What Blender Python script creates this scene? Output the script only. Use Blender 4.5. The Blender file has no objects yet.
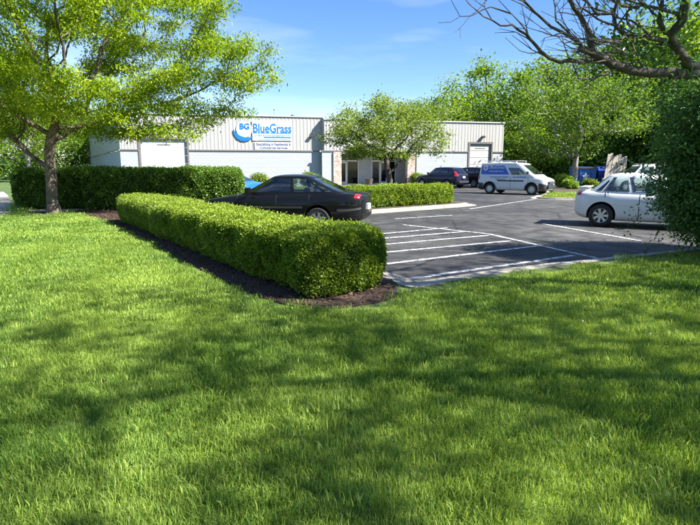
import bpy, bmesh, math, random
import numpy as np
from mathutils import Vector, Matrix
R = math.radians
rng = np.random.default_rng(7)
random.seed(7)
scene = bpy.context.scene
COL = scene.collection

# ------------------------------------------------------------------ camera, sky, sun, exposure
EYE, FPX = 1.60, 515.0
PITCH = math.atan(94.5 / FPX)
cam = bpy.data.cameras.new('camera'); camo = bpy.data.objects.new('camera', cam); COL.objects.link(camo)
cam.sensor_width = 36; cam.lens = 36 * FPX / 700; cam.clip_start = .05; cam.clip_end = 2000
camo.location = (0, 0, EYE); camo.rotation_euler = (math.pi / 2 - PITCH, 0, 0)
scene.camera = camo
SUN_EL, SUN_AZ = R(43), R(112)          # azimuth measured clockwise from +Y
sdir = Vector((math.sin(SUN_AZ) * math.cos(SUN_EL), math.cos(SUN_AZ) * math.cos(SUN_EL), math.sin(SUN_EL)))
world = bpy.data.worlds.new('World'); scene.world = world; world.use_nodes = True
wn, wl = world.node_tree.nodes, world.node_tree.links
bg = wn['Background']; sky = wn.new('ShaderNodeTexSky'); sky.sky_type = 'NISHITA'; sky.sun_disc = False
sky.sun_elevation = SUN_EL; sky.sun_rotation = SUN_AZ; sky.altitude = 200; sky.air_density = 1.0; sky.dust_density = .15; sky.ozone_density = 3.5
tcw = wn.new('ShaderNodeTexCoord'); mpw = wn.new('ShaderNodeMapping'); mpw.inputs['Scale'].default_value = (1.2, 2.2, 7.5)
nzw = wn.new('ShaderNodeTexNoise'); nzw.inputs['Scale'].default_value = 1.7; nzw.inputs['Detail'].default_value = 7; nzw.inputs['Roughness'].default_value = .55
crw = wn.new('ShaderNodeValToRGB'); crw.color_ramp.elements[0].position = .46; crw.color_ramp.elements[1].position = .82
crw.color_ramp.elements[0].color = (0, 0, 0, 1); crw.color_ramp.elements[1].color = (.6, .6, .6, 1)
mxw = wn.new('ShaderNodeMix'); mxw.data_type = 'RGBA'; mxw.inputs[7].default_value = (5.2, 5.8, 6.6, 1)
wl.new(tcw.outputs['Generated'], mpw.inputs[0]); wl.new(mpw.outputs[0], nzw.inputs['Vector']); wl.new(nzw.outputs[0], crw.inputs[0])
wl.new(crw.outputs[0], mxw.inputs[0]); wl.new(sky.outputs[0], mxw.inputs[6]); hsw = wn.new('ShaderNodeHueSaturation'); hsw.inputs['Hue'].default_value = .508; hsw.inputs['Saturation'].default_value = 1.2; hsw.inputs['Value'].default_value = .95; wl.new(mxw.outputs[2], hsw.inputs['Color']); wl.new(hsw.outputs[0], bg.inputs[0])
bg.inputs[1].default_value = .076
sun = bpy.data.lights.new('sun', 'SUN'); sun.energy = 5.0; sun.angle = R(.55); sun.color = (1, .965, .90)
suno = bpy.data.objects.new('sun', sun); COL.objects.link(suno); suno.rotation_euler = sdir.to_track_quat('Z', 'Y').to_euler(); suno.location = (20, -10, 30)
vs = scene.view_settings; vs.view_transform = 'Standard'; vs.look = 'None'; vs.gamma = 1; vs.exposure = 1.65; vs.use_curve_mapping = False
scene.render.engine = 'CYCLES'
cy = scene.cycles; cy.max_bounces = 6; cy.diffuse_bounces = 3; cy.glossy_bounces = 3; cy.transmission_bounces = 4; cy.transparent_max_bounces = 6
cy.caustics_reflective = False; cy.caustics_refractive = False; cy.use_denoising = True; cy.sample_clamp_indirect = 6

# ------------------------------------------------------------------ helpers
def ray(u, v):
    x, y = (u - 350) / FPX, -(v - 262.5) / FPX
    return x, math.cos(PITCH) + y * math.sin(PITCH), -math.sin(PITCH) + y * math.cos(PITCH)
def gp(u, v, z=0.0):
    d = ray(u, v); t = (z - EYE) / d[2]; return (d[0] * t, d[1] * t)
def at(u, v, Y):
    d = ray(u, v); t = Y / d[1]; return (d[0] * t, Y, EYE + d[2] * t)

def mat(name, col, rough=.6, metal=0, spec=.5, var=0, scale=8, bump=0, bscale=None, coat=0, detail=6, col2=None, coords='Object'):
    m = bpy.data.materials.new(name); m.use_nodes = True
    n, l = m.node_tree.nodes, m.node_tree.links; p = n['Principled BSDF']
    p.inputs['Base Color'].default_value = (*col, 1); p.inputs['Roughness'].default_value = rough
    p.inputs['Metallic'].default_value = metal; p.inputs['Specular IOR Level'].default_value = spec; p.inputs['Coat Weight'].default_value = coat
    p.inputs['Coat Roughness'].default_value = .04
    if var or bump or col2:
        tc = n.new('ShaderNodeTexCoord'); nz = n.new('ShaderNodeTexNoise'); nz.inputs['Scale'].default_value = scale; nz.inputs['Detail'].default_value = detail
        l.new(tc.outputs[coords], nz.inputs['Vector'])
        if var or col2:
            cr = n.new('ShaderNodeValToRGB'); e = cr.color_ramp.elements; e[0].position = .3; e[1].position = .7
            c2 = col2 or tuple(min(1, c * (1 + var)) for c in col); c1 = col if col2 else tuple(c * (1 - var) for c in col)
            e[0].color = (*c1, 1); e[1].color = (*c2, 1); l.new(nz.outputs[0], cr.inputs[0]); l.new(cr.outputs[0], p.inputs['Base Color'])
        if bump:
            nb = n.new('ShaderNodeTexNoise'); nb.inputs['Scale'].default_value = bscale or scale * 4; nb.inputs['Detail'].default_value = 6
            l.new(tc.outputs[coords], nb.inputs['Vector'])
            b = n.new('ShaderNodeBump'); b.inputs['Strength'].default_value = bump; b.inputs['Distance'].default_value = .02
            l.new(nb.outputs[0], b.inputs['Height']); l.new(b.outputs[0], p.inputs['Normal'])
    return m

def leafmat(name, dark, light, trans=.35, rough=.45, wscale=.0, transcol=None, spec=.35):
    """foliage: colour from a per-leaf 'tint' attribute, light passing through the blade"""
    m = bpy.data.materials.new(name); m.use_nodes = True; n, l = m.node_tree.nodes, m.node_tree.links
    p = n['Principled BSDF']; out = n['Material Output']
    a = n.new('ShaderNodeAttribute'); a.attribute_name = 'tint'
    cr = n.new('ShaderNodeValToRGB'); e = cr.color_ramp.elements; e[0].color = (*dark, 1); e[1].color = (*light, 1)
    src = a.outputs['Fac']
    if wscale:
        g = n.new('ShaderNodeNewGeometry'); nz = n.new('ShaderNodeTexNoise'); nz.inputs['Scale'].default_value = wscale; nz.inputs['Detail'].default_value = 5
        l.new(g.outputs['Position'], nz.inputs['Vector'])
        ma = n.new('ShaderNodeMath'); ma.operation = 'MULTIPLY_ADD'; ma.inputs[1].default_value = 2.0; ma.inputs[2].default_value = -1.0; l.new(nz.outputs[0], ma.inputs[0])
        ad = n.new('ShaderNodeMath'); ad.operation = 'ADD'; l.new(ma.outputs[0], ad.inputs[0]); l.new(src, ad.inputs[1]); src = ad.outputs[0]
    l.new(src, cr.inputs[0]); l.new(cr.outputs[0], p.inputs['Base Color'])
    p.inputs['Roughness'].default_value = rough; p.inputs['Specular IOR Level'].default_value = spec
    t = n.new('ShaderNodeBsdfTranslucent'); hs = n.new('ShaderNodeHueSaturation'); hs.inputs['Hue'].default_value = .488; hs.inputs['Saturation'].default_value = 1.1; hs.inputs['Value'].default_value = 1.35
    l.new(cr.outputs[0], hs.inputs['Color']); l.new(hs.outputs[0], t.inputs[0])
    mx = n.new('ShaderNodeMixShader'); mx.inputs[0].default_value = trans
    l.new(p.outputs[0], mx.inputs[1]); l.new(t.outputs[0], mx.inputs[2]); l.new(mx.outputs[0], out.inputs[0])
    return m

def link(o, parent=None):
    COL.objects.link(o)
    if parent is not None: o.parent = parent
    return o
def tag(o, label=None, cat=None, group=None, kind=None):
    if label: o['label'] = label
    if cat: o['category'] = cat
    if group: o['group'] = group
    if kind: o['kind'] = kind
    return o
def empty(name, loc=(0, 0, 0), rz=0, **k):
    o = bpy.data.objects.new(name, None); o.location = loc; o.rotation_euler = (0, 0, rz); COL.objects.link(o); return tag(o, **k)
def copy_tree(o, parent=None):
    c = o.copy(); COL.objects.link(c); c.parent = parent
    for ch in list(o.children): copy_tree(ch, c)
    return c

class MB:
    """collects vertices and faces; build() links them as one mesh object"""
    def __init__(s): s.v, s.f = [], []
    def add(s, vs, fs):
        o = len(s.v); s.v += [tuple(p) for p in vs]; s.f += [tuple(i + o for i in f) for f in fs]; return s
    def box(s, x0, x1, y0, y1, z0, z1):
        return s.add([(x0,y0,z0),(x1,y0,z0),(x1,y1,z0),(x0,y1,z0),(x0,y0,z1),(x1,y0,z1),(x1,y1,z1),(x0,y1,z1)],
                     [(0,3,2,1),(4,5,6,7),(0,1,5,4),(1,2,6,5),(2,3,7,6),(3,0,4,7)])
    def prism(s, poly, z0, z1):
        n = len(poly)
        return s.add([(x, y, z0) for x, y in poly] + [(x, y, z1) for x, y in poly],
                     [tuple(range(n))[::-1], tuple(range(n, 2 * n))] + [(i, (i + 1) % n, n + (i + 1) % n, n + i) for i in range(n)])
    def tube(s, path, radii, sides=6, cap=True):
        path = [Vector(p) for p in path]; n = len(path); vs, fs = [], []
        if isinstance(radii, (int, float)): radii = [radii] * n
        prev = None
        for i, p in enumerate(path):
            t = (path[min(i + 1, n - 1)] - path[max(i - 1, 0)])
            t = t.normalized() if t.length > 1e-9 else Vector((0, 0, 1))
            if prev is None: a = t.orthogonal().normalized()
            else:
                a = prev - t * prev.dot(t); a = a.normalized() if a.length > 1e-6 else t.orthogonal().normalized()
            prev = a; b = t.cross(a)
            for k in range(sides):
                th = 2 * math.pi * k / sides; vs.append(p + (a * math.cos(th) + b * math.sin(th)) * radii[i])
        for i in range(n - 1):
            for k in range(sides):
                k2 = (k + 1) % sides; fs.append((i * sides + k, i * sides + k2, (i + 1) * sides + k2, (i + 1) * sides + k))
        if cap: fs += [tuple(range(sides))[::-1], tuple((n - 1) * sides + k for k in range(sides))]
        return s.add(vs, fs)
    def lathe(s, prof, n=24, axis='y', c=(0, 0, 0)):
        vs = []
        for r, h in prof:
            for k in range(n):
                th = 2 * math.pi * k / n; q = (r * math.cos(th), h, r * math.sin(th)) if axis == 'y' else (r * math.cos(th), r * math.sin(th), h)
                vs.append((q[0] + c[0], q[1] + c[1], q[2] + c[2]))
        fs = [(i * n + k, i * n + (k + 1) % n, (i + 1) * n + (k + 1) % n, (i + 1) * n + k) for i in range(len(prof) - 1) for k in range(n)]
        return s.add(vs, fs)
    def mesh(s, name, m=None, smooth=None, bevel=0):
        me = bpy.data.meshes.new(name); me.from_pydata(s.v, [], s.f)
        bm = bmesh.new(); bm.from_mesh(me)
        if bevel: bmesh.ops.bevel(bm, geom=list(bm.edges), offset=bevel, segments=2, affect='EDGES', clamp_overlap=True)
        bmesh.ops.recalc_face_normals(bm, faces=bm.faces); bm.to_mesh(me); bm.free()
        if smooth is not None:
            me.polygons.foreach_set('use_smooth', [True] * len(me.polygons)); me.set_sharp_from_angle(angle=R(smooth))
        if m: me.materials.append(m)
        return me
    def build(s, name, m, parent=None, smooth=None, bevel=0, loc=None):
        o = bpy.data.objects.new(name, s.mesh(name, m, smooth, bevel)); link(o, parent)
        if loc: o.location = loc
        return o

def np_mesh(name, verts, quads, m, tint=None):
    me = bpy.data.meshes.new(name); nv, nq = len(verts), len(quads)
    me.vertices.add(nv); me.vertices.foreach_set('co', np.asarray(verts, np.float32).ravel())
    me.loops.add(nq * 4); me.loops.foreach_set('vertex_index', np.asarray(quads, np.int32).ravel())
    me.polygons.add(nq); me.polygons.foreach_set('loop_start', np.arange(0, nq * 4, 4, dtype=np.int32))
    if tint is not None:
        a = me.attributes.new('tint', 'FLOAT', 'POINT'); a.data.foreach_set('value', np.asarray(tint, np.float32))
    me.update(calc_edges=True); me.validate(); me.materials.append(m); return me

def leaf_quads(P, D, N, L, W, tint):
    """one diamond leaf per row: base P, axis D (unit), rough normal N, length L, width W"""
    n = len(P); S = np.cross(D, N); S /= np.linalg.norm(S, axis=1, keepdims=True) + 1e-9
    Nn = np.cross(S, D)
    L = np.broadcast_to(L, n)[:, None]; W = np.broadcast_to(W, n)[:, None]
    V = np.empty((n, 4, 3)); V[:, 0] = P; V[:, 2] = P + D * L - Nn * L * .12
    V[:, 1] = P + D * L * .45 + S * W * .5 + Nn * L * .08; V[:, 3] = P + D * L * .45 - S * W * .5 + Nn * L * .08
    return V.reshape(-1, 3), np.arange(n * 4).reshape(n, 4), np.repeat(tint, 4)
def unit(a): return a / (np.linalg.norm(a, axis=1, keepdims=True) + 1e-9)

def in_poly(P, poly):
    x, y = P[:, 0], P[:, 1]; ins = np.zeros(len(P), bool); n = len(poly)
    for i in range(n):
        x1, y1 = poly[i]; x2, y2 = poly[(i + 1) % n]
        c = (y1 > y) != (y2 > y)
        with np.errstate(divide='ignore', invalid='ignore'):
            ins ^= c & (x < (x2 - x1) * (y - y1) / ((y2 - y1) if y2 != y1 else 1e-9) + x1)
    return ins
def sheet(name, poly, z, m, parent=None, kind='structure', skirt=None):
    bm = bmesh.new(); vs = [bm.verts.new((x, y, z)) for x, y in poly]; f = bm.faces.new(vs)
    if f.normal.z < 0: f.normal_flip()
    bm.normal_update()
    if bm.faces[:][0].normal.z < 0: bmesh.ops.reverse_faces(bm, faces=bm.faces)
    if skirt is not None:
        n = len(vs); lo = [bm.verts.new((x, y, skirt)) for x, y in poly]
        for i in range(n): bm.faces.new((vs[i], vs[(i + 1) % n], lo[(i + 1) % n], lo[i]))
    bmesh.ops.triangulate(bm, faces=bm.faces[:])
    me = bpy.data.meshes.new(name); bm.to_mesh(me); bm.free(); me.materials.append(m)
    o = bpy.data.objects.new(name, me); link(o, parent)
    if parent is None: o['kind'] = kind
    return o
def offset_path(path, d):
    out = []
    for i, p in enumerate(path):
        a = Vector(path[max(i - 1, 0)]); b = Vector(path[min(i + 1, len(path) - 1)]); t = (b - a).normalized()
        out.append((p[0] - t.y * d, p[1] + t.x * d))
    return out
def resample(path, step):
    pts = [Vector(p) for p in path]; out = [pts[0]]; acc = 0
    d = [0]
    for a, b in zip(pts, pts[1:]): d.append(d[-1] + (b - a).length)
    n = max(1, round(d[-1] / step)); res = []
    for k in range(n + 1):
        s = d[-1] * k / n; i = max(j for j in range(len(d)) if d[j] <= s + 1e-9); i = min(i, len(pts) - 2)
        res.append(tuple(pts[i].lerp(pts[i + 1], (s - d[i]) / (d[i + 1] - d[i] + 1e-9))))
    return res
def chaikin(path, n=2):
    for _ in range(n):
        q = [path[0]]
        for a, b in zip(path, path[1:]):
            q += [(a[0]*.75+b[0]*.25, a[1]*.75+b[1]*.25), (a[0]*.25+b[0]*.75, a[1]*.25+b[1]*.75)]
        path = q + [path[-1]]
    return path

# ------------------------------------------------------------------ materials
M = {}
def asphalt():
    m = mat('asphalt', (.05, .052, .057), .78, spec=.35); n, l = m.node_tree.nodes, m.node_tree.links; p = n['Principled BSDF']
    tc = n.new('ShaderNodeTexCoord')
    def nz(s, d=6): k = n.new('ShaderNodeTexNoise'); k.inputs['Scale'].default_value = s; k.inputs['Detail'].default_value = d; l.new(tc.outputs['Object'], k.inputs['Vector']); return k
    a, b, c = nz(.25, 8), nz(140, 2), nz(2.2, 8)
    r = n.new('ShaderNodeValToRGB'); e = r.color_ramp.elements; e[0].position = .35; e[1].position = .7; e[0].color = (.026, .0265, .028, 1); e[1].color = (.078, .076, .073, 1); l.new(a.outputs[0], r.inputs[0])
    mx = n.new('ShaderNodeMix'); mx.data_type = 'RGBA'; mx.blend_type = 'MULTIPLY'; mx.inputs[0].default_value = .75; l.new(r.outputs[0], mx.inputs[6])
    r2 = n.new('ShaderNodeValToRGB'); e = r2.color_ramp.elements; e[0].position = .3; e[1].position = .72; e[0].color = (.35, .35, .35, 1); e[1].color = (2.0, 1.95, 1.9, 1); l.new(b.outputs[0], r2.inputs[0]); l.new(r2.outputs[0], mx.inputs[7])
    mx2 = n.new('ShaderNodeMix'); mx2.data_type = 'RGBA'; mx2.blend_type = 'MULTIPLY'; mx2.inputs[0].default_value = .85; l.new(mx.outputs[2], mx2.inputs[6])
    r3 = n.new('ShaderNodeValToRGB'); e = r3.color_ramp.elements; e[0].position = .35; e[1].position = .65; e[0].color = (.45, .45, .46, 1); e[1].color = (1.45, 1.43, 1.4, 1); l.new(c.outputs[0], r3.inputs[0]); l.new(r3.outputs[0], mx2.inputs[7])
    # fine cracks sealed dark
    vo = n.new('ShaderNodeTexVoronoi'); vo.feature = 'DISTANCE_TO_EDGE'; vo.inputs['Scale'].default_value = .32
    wv = n.new('ShaderNodeMix'); wv.data_type = 'VECTOR'; wv.inputs[0].default_value = .12; l.new(tc.outputs['Object'], wv.inputs[4]); l.new(c.outputs[1], wv.inputs[5]); l.new(wv.outputs[1], vo.inputs['Vector'])
    r4 = n.new('ShaderNodeValToRGB'); e = r4.color_ramp.elements; e[0].position = .003; e[1].position = .011; e[0].color = (.18, .18, .18, 1); e[1].color = (1, 1, 1, 1); l.new(vo.outputs[0], r4.inputs[0])
    mx3 = n.new('ShaderNodeMix'); mx3.data_type = 'RGBA'; mx3.blend_type = 'MULTIPLY'; mx3.inputs[0].default_value = .7; l.new(mx2.outputs[2], mx3.inputs[6]); l.new(r4.outputs[0], mx3.inputs[7])
    l.new(mx3.outputs[2], p.inputs['Base Color'])
    bu = n.new('ShaderNodeBump'); bu.inputs['Strength'].default_value = .5; bu.inputs['Distance'].default_value = .006; l.new(b.outputs[0], bu.inputs['Height']); l.new(bu.outputs[0], p.inputs['Normal'])
    return m
M['asphalt'] = asphalt()
def paint():
    m = mat('road_paint', (.72, .73, .72), .65); n, l = m.node_tree.nodes, m.node_tree.links; p = n['Principled BSDF']
    tc = n.new('ShaderNodeTexCoord'); a = n.new('ShaderNodeTexNoise'); a.inputs['Scale'].default_value = 9; a.inputs['Detail'].default_value = 10; a.inputs['Roughness'].default_value = .7; l.new(tc.outputs['Object'], a.inputs['Vector'])
    r = n.new('ShaderNodeValToRGB'); e = r.color_ramp.elements; e[0].position = .40; e[1].position = .53; e[0].color = (.09, .10, .11, 1); e[1].color = (.56, .57, .56, 1); l.new(a.outputs[0], r.inputs[0]); l.new(r.outputs[0], p.inputs['Base Color'])
    return m
M['paint'] = paint()
M['concrete'] = mat('concrete', (.34, .305, .25), .85, var=.32, scale=3, bump=.35, bscale=60)
M['soil'] = mat('lawn_soil', (.10, .15, .03), .95, var=.4, scale=1.5, bump=.6, bscale=40)
M['field'] = mat('field', (.065, .11, .02), .95, var=.35, scale=.6, bump=.6, bscale=20)
M['mulch'] = mat('mulch', (.05, .028, .018), .95, var=.5, scale=25, bump=1, bscale=70)
M['chip'] = mat('mulch_chip', (.10, .054, .032), .95, var=.6, scale=6)
M['leafmould'] = mat('leaf_mould', (.06, .045, .028), .95, var=.5, scale=2, bump=.8, bscale=15)
M['bark'] = mat('bark', (.12, .092, .07), .9, var=.55, scale=7, bump=1, bscale=22)
M['bark_dark'] = mat('bark_dark', (.085, .07, .058), .9, var=.5, scale=9, bump=1, bscale=30)
M['bark_pale'] = mat('bark_pale', (.34, .31, .27), .9, var=.4, scale=9, bump=.8, bscale=30)
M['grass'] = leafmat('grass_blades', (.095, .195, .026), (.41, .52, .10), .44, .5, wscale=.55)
M['locust'] = leafmat('locust_leaves', (.085, .185, .014), (.38, .49, .035), .5, .5)
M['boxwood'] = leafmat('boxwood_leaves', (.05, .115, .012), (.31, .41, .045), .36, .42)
M['darkhedge'] = leafmat('holly_leaves', (.045, .11, .018), (.21, .34, .05), .32, .35)
M['shrub'] = leafmat('shrub_leaves', (.034, .095, .02), (.15, .28, .055), .36, .4)
M['crab'] = leafmat('crabapple_leaves', (.09, .155, .022), (.27, .36, .06), .42, .5)
M['wood_a'] = leafmat('woodland_leaves', (.07, .145, .014), (.25, .36, .035), .42, .5)
M['wood_b'] = leafmat('bright_woodland_leaves', (.075, .16, .014), (.27, .40, .045), .45, .5)
M['wood_c'] = leafmat('deep_woodland_leaves', (.05, .12, .014), (.19, .32, .035), .42, .5)
M['island'] = leafmat('island_tree_leaves', (.06, .13, .016), (.20, .31, .045), .42, .5)
M['core'] = mat('hedge_interior', (.022, .034, .010), .95, var=.5, scale=12, bump=1, bscale=30)
M['bcore'] = mat('boxwood_interior', (.05, .08, .015), .95, var=.5, scale=18, bump=1, bscale=50)

# ------------------------------------------------------------------ ground, lot, kerbs, lawn
sheet('ground', [(-600, -300), (600, -300), (600, 900), (-600, 900)], -.06, M['field'])
lot = sheet('parking_lot', [(-13.5, 4), (70, 4), (70, 60), (-18, 60), (-13.5, 21)], 0, M['asphalt'])

KB = [gp(u, v, .1) for u, v in ((397, 292), (420, 287), (470, 277), (560, 264.5), (650, 255))]   # back of the near kerb, left to right
HA, HB = Vector((.0, 6.02)), Vector((-6.1, 14.9))        # low hedge axis, near and far end
hd = (HB - HA).normalized(); hn = Vector((hd.y, -hd.x))      # hn points to the lot side
hedge_kerb = [tuple(HB + hn * 1.05 + hd * .3), tuple(HA + hn * 1.05 - hd * -.6)]
KB = chaikin([(-3.7, 19.2), hedge_kerb[0], hedge_kerb[1], (hedge_kerb[1][0] + .15, hedge_kerb[1][1] - .75), KB[1], KB[2], KB[3], KB[4], (9.5, 10.9), (16, 13.6), (34, 20)], 2)
def build_kerb(name, path, side, step=2.4):
    root = empty(name, kind='structure'); P = resample(path, step)
    fine = resample(path, .3)
    per = max(1, round((len(fine) - 1) / max(1, len(P) - 1)))
    K, Gt = offset_path(fine, .15 * side), offset_path(fine, .50 * side)
    G0 = offset_path(fine, .153 * side); gap = .012
    for i in range(0, len(fine) - 1, per):
        j = min(i + per, len(fine) - 1)
        def cut(pp):
            q = [Vector(p) for p in pp[i:j + 1]]
            q[0] = q[0] + (q[1] - q[0]).normalized() * gap; q[-1] = q[-1] + (q[-2] - q[-1]).normalized() * gap; return q
        a, b, g0, g1 = cut(fine), cut(K), cut(G0), cut(Gt)
        mb = MB(); n = len(a)
        vs = [(p.x, p.y, -.04) for p in a] + [(p.x, p.y, .10) for p in a] + [(p.x, p.y, .094) for p in b] + [(p.x, p.y, -.04) for p in b]
        fs = [(r * n + k, r * n + k + 1, ((r + 1) % 4) * n + k + 1, ((r + 1) % 4) * n + k) for r in range(4) for k in range(n - 1)] + [(0, n, 2 * n, 3 * n), (n - 1, 2 * n - 1, 3 * n - 1, 4 * n - 1)]
        mb.add(vs, fs).build('kerb_stone', M['concrete'], root)
        mb = MB(); vs = [(p.x, p.y, .010) for p in g0] + [(p.x, p.y, .018) for p in g1] + [(p.x, p.y, -.03) for p in g1]
        mb.add(vs, [(r * n + k, r * n + k + 1, (r + 1) * n + k + 1, (r + 1) * n + k) for r in range(2) for k in range(n - 1)]).build('gutter_slab', M['concrete'], root)
    return root
build_kerb('kerb', KB, 1)
lawn_poly = [(x, y) for x, y in offset_path(KB, -.004)] + [(34, -12), (-30, -12), (-30, 26), (-14, 22.2), (-3.8, 22.2)]
lawn = sheet('lawn', lawn_poly, .088, M['soil'])
mulch_edge = [gp(u, v, .1) for u, v in ((86, 216), (104, 219), (130, 231), (165, 250), (200, 269), (245, 291), (285, 305), (312, 308.5), (350, 307), (385, 301), (399, 294.5))]
mulch_poly = chaikin(mulch_edge, 1) + [p for p in resample(KB, .3) if p[1] < 16.6 and p[0] < mulch_edge[-1][0] + .02][::-1] + [(-5.8, 21.5), (-10.6, 21.5), (-9.9, 18.7)]
bed = sheet('mulch_bed', mulch_poly, .105, M['mulch'], skirt=.08)
ring_c = Vector(gp(54, 213, .1))
def ring(c, r, n=26, seed=1):
    rr = random.Random(seed); return [(c[0] + r * (1 + rr.uniform(-.1, .1)) * math.cos(2 * math.pi * k / n), c[1] + r * (1 + rr.uniform(-.1, .1)) * math.sin(2 * math.pi * k / n)) for k in range(n)]
tree_ring = ring(ring_c, .95)
sheet('tree_ring_mulch', tree_ring, .099, M['mulch'], skirt=.08)
walk_edge = [(-9.2, 8.0), (-10.0, 13), (-10.75, 16), gp(12, 214.5, .1), gp(13, 207, .1), gp(8, 195, .1), (-22, 33), (-45, 72)]
wl_ = offset_path(walk_edge, 2.0)
def slabs(name, A, B, z, step):
    root = empty(name, kind='structure'); a, b = resample(A, step), resample(B, step); n = min(len(a), len(b))
    for i in range(n - 1):
        q = [Vector(a[i]), Vector(a[i + 1]), Vector(b[i + 1]), Vector(b[i])]; c = sum(q, Vector((0, 0))) / 4
        q = [c + (p - c) * (1 - .02 / max(.3, (p - c).length)) for p in q]
        MB().prism([(p.x, p.y) for p in q], z - .05, z).build('concrete_slab', M['concrete'], root, bevel=.006)
    return root
slabs('pavement', walk_edge[:-1], wl_[:-1], .112, 2.0)
cross = [(-11.3, 17.9), (-9.9, 18.55), (-8.9, 19.6), (-8.4, 22)]
slabs('footpath', cross, offset_path(cross, 1.0), .116, 1.2)

# mulch chips, joined: nobody could count them
def scatter(poly, n, seed):
    g = np.random.default_rng(seed); p = np.array(poly); lo, hi = p.min(0), p.max(0)
    q = lo + g.random((n, 2)) * (hi - lo); return q[in_poly(q, poly)]
def chips(name, poly, n, z, seed):
    g = np.random.default_rng(seed); q = scatter(poly, n, seed); k = len(q)
    P = np.c_[q, np.full(k, z) + g.random(k) * .02]; D = unit(np.c_[g.normal(size=(k, 2)), g.normal(size=k) * .35]); N = unit(np.c_[g.normal(size=(k, 2)) * .4, np.ones(k)])
    V, F, T = leaf_quads(P, D, N, .03 + g.random(k) * .05, .012 + g.random(k) * .016, g.random(k))
    o = bpy.data.objects.new(name, np_mesh(name, V, F, M['chip'], T)); link(o); tag(o, 'dark shredded bark mulch under the hedge', 'mulch', kind='stuff'); return o
chips('mulch_chips', mulch_poly, 60000, .106, 3)

# painted lines
line_z = [.004]
def line(pa, pb, w=.1, ext=0):
    line_z[0] += .0005; lz = line_z[0]
    a, b = Vector(pa), Vector(pb); d = (b - a).normalized(); a = a - d * ext; s = Vector((-d.y, d.x)) * w / 2; n = 40; rr = random.Random(int(a.x * 97))
    vs, fs = [], []
    for k in range(n + 1):
        c = a.lerp(b, k / n); j = [rr.uniform(-.006, .006) for _ in (0, 1)]; e1, e2 = c + s * (1 + j[0] * 8), c - s * (1 + j[1] * 8); vs += [(e1.x, e1.y, lz), (e2.x, e2.y, lz)]
        if k: fs.append((2 * k - 2, 2 * k - 1, 2 * k + 1, 2 * k))
    return MB().add(vs, fs).build('painted_line', M['paint'], lot)
for (a, b) in (((381, 283), (574, 255.5)), ((390, 263.6), (538, 246)), ((390, 252), (510, 241)), ((390, 244), (488.6, 235.5)), ((390, 238), (467, 231.5)), ((386, 233.6), (447, 228))):
    line(gp(*a), gp(*b), .11, 1.2 if a[1] < 280 else .0)
for (a, b) in (((597, 258.5), (488, 234)), ((488, 234), (403, 225)), ((543, 224), (640, 241)), ((470, 209), (535, 199.5)), ((395, 219), (452, 215.5))):
    line(gp(*a), gp(*b), .11)

# ------------------------------------------------------------------ grass (uncountable: blades instanced on points)
def tuft(seed, n, rad, hmin, hmax, w, straw=.07):
    g = np.random.default_rng(seed); r = rad * np.sqrt(g.random(n)); th = g.random(n) * 2 * np.pi
    P = np.c_[r * np.cos(th), r * np.sin(th), np.zeros(n)]; H = hmin + (hmax - hmin) * g.random(n) ** 1.3
    az = g.random(n) * 2 * np.pi; lean = .10 + .55 * g.random(n) ** 1.5; D = np.c_[np.cos(az), np.sin(az), np.zeros(n)]
    az2 = g.random(n) * 2 * np.pi; S = np.c_[np.cos(az2), np.sin(az2), np.zeros(n)]
    Wd = (w * (.7 + .6 * g.random(n)))[:, None]
    m1 = P + D * (H * lean * .35)[:, None] + np.c_[np.zeros((n, 2)), H * .55]; tip = P + D * (H * lean * 1.2)[:, None] + np.c_[np.zeros((n, 2)), H * (1 - .3 * lean)]
    V = np.empty((n, 6, 3)); V[:, 0] = P - S * Wd * .5; V[:, 1] = P + S * Wd * .5; V[:, 2] = m1 + S * Wd * .42; V[:, 3] = m1 - S * Wd * .42; V[:, 4] = tip + S * Wd * .08; V[:, 5] = tip - S * Wd * .08
    b = np.arange(n)[:, None] * 6; Q = np.concatenate([b + np.array([0, 1, 2, 3]), b + np.array([3, 2, 4, 5])])
    t = np.clip(.38 + .22 * g.normal(size=n), 0, 1); t[g.random(n) < straw] = 1.25
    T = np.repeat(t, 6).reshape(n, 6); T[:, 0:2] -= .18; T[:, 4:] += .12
    return bpy.data.objects.new('grass_tuft', np_mesh('grass_tuft', V.reshape(-1, 3), Q, M['grass'], T.ravel()))
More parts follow.
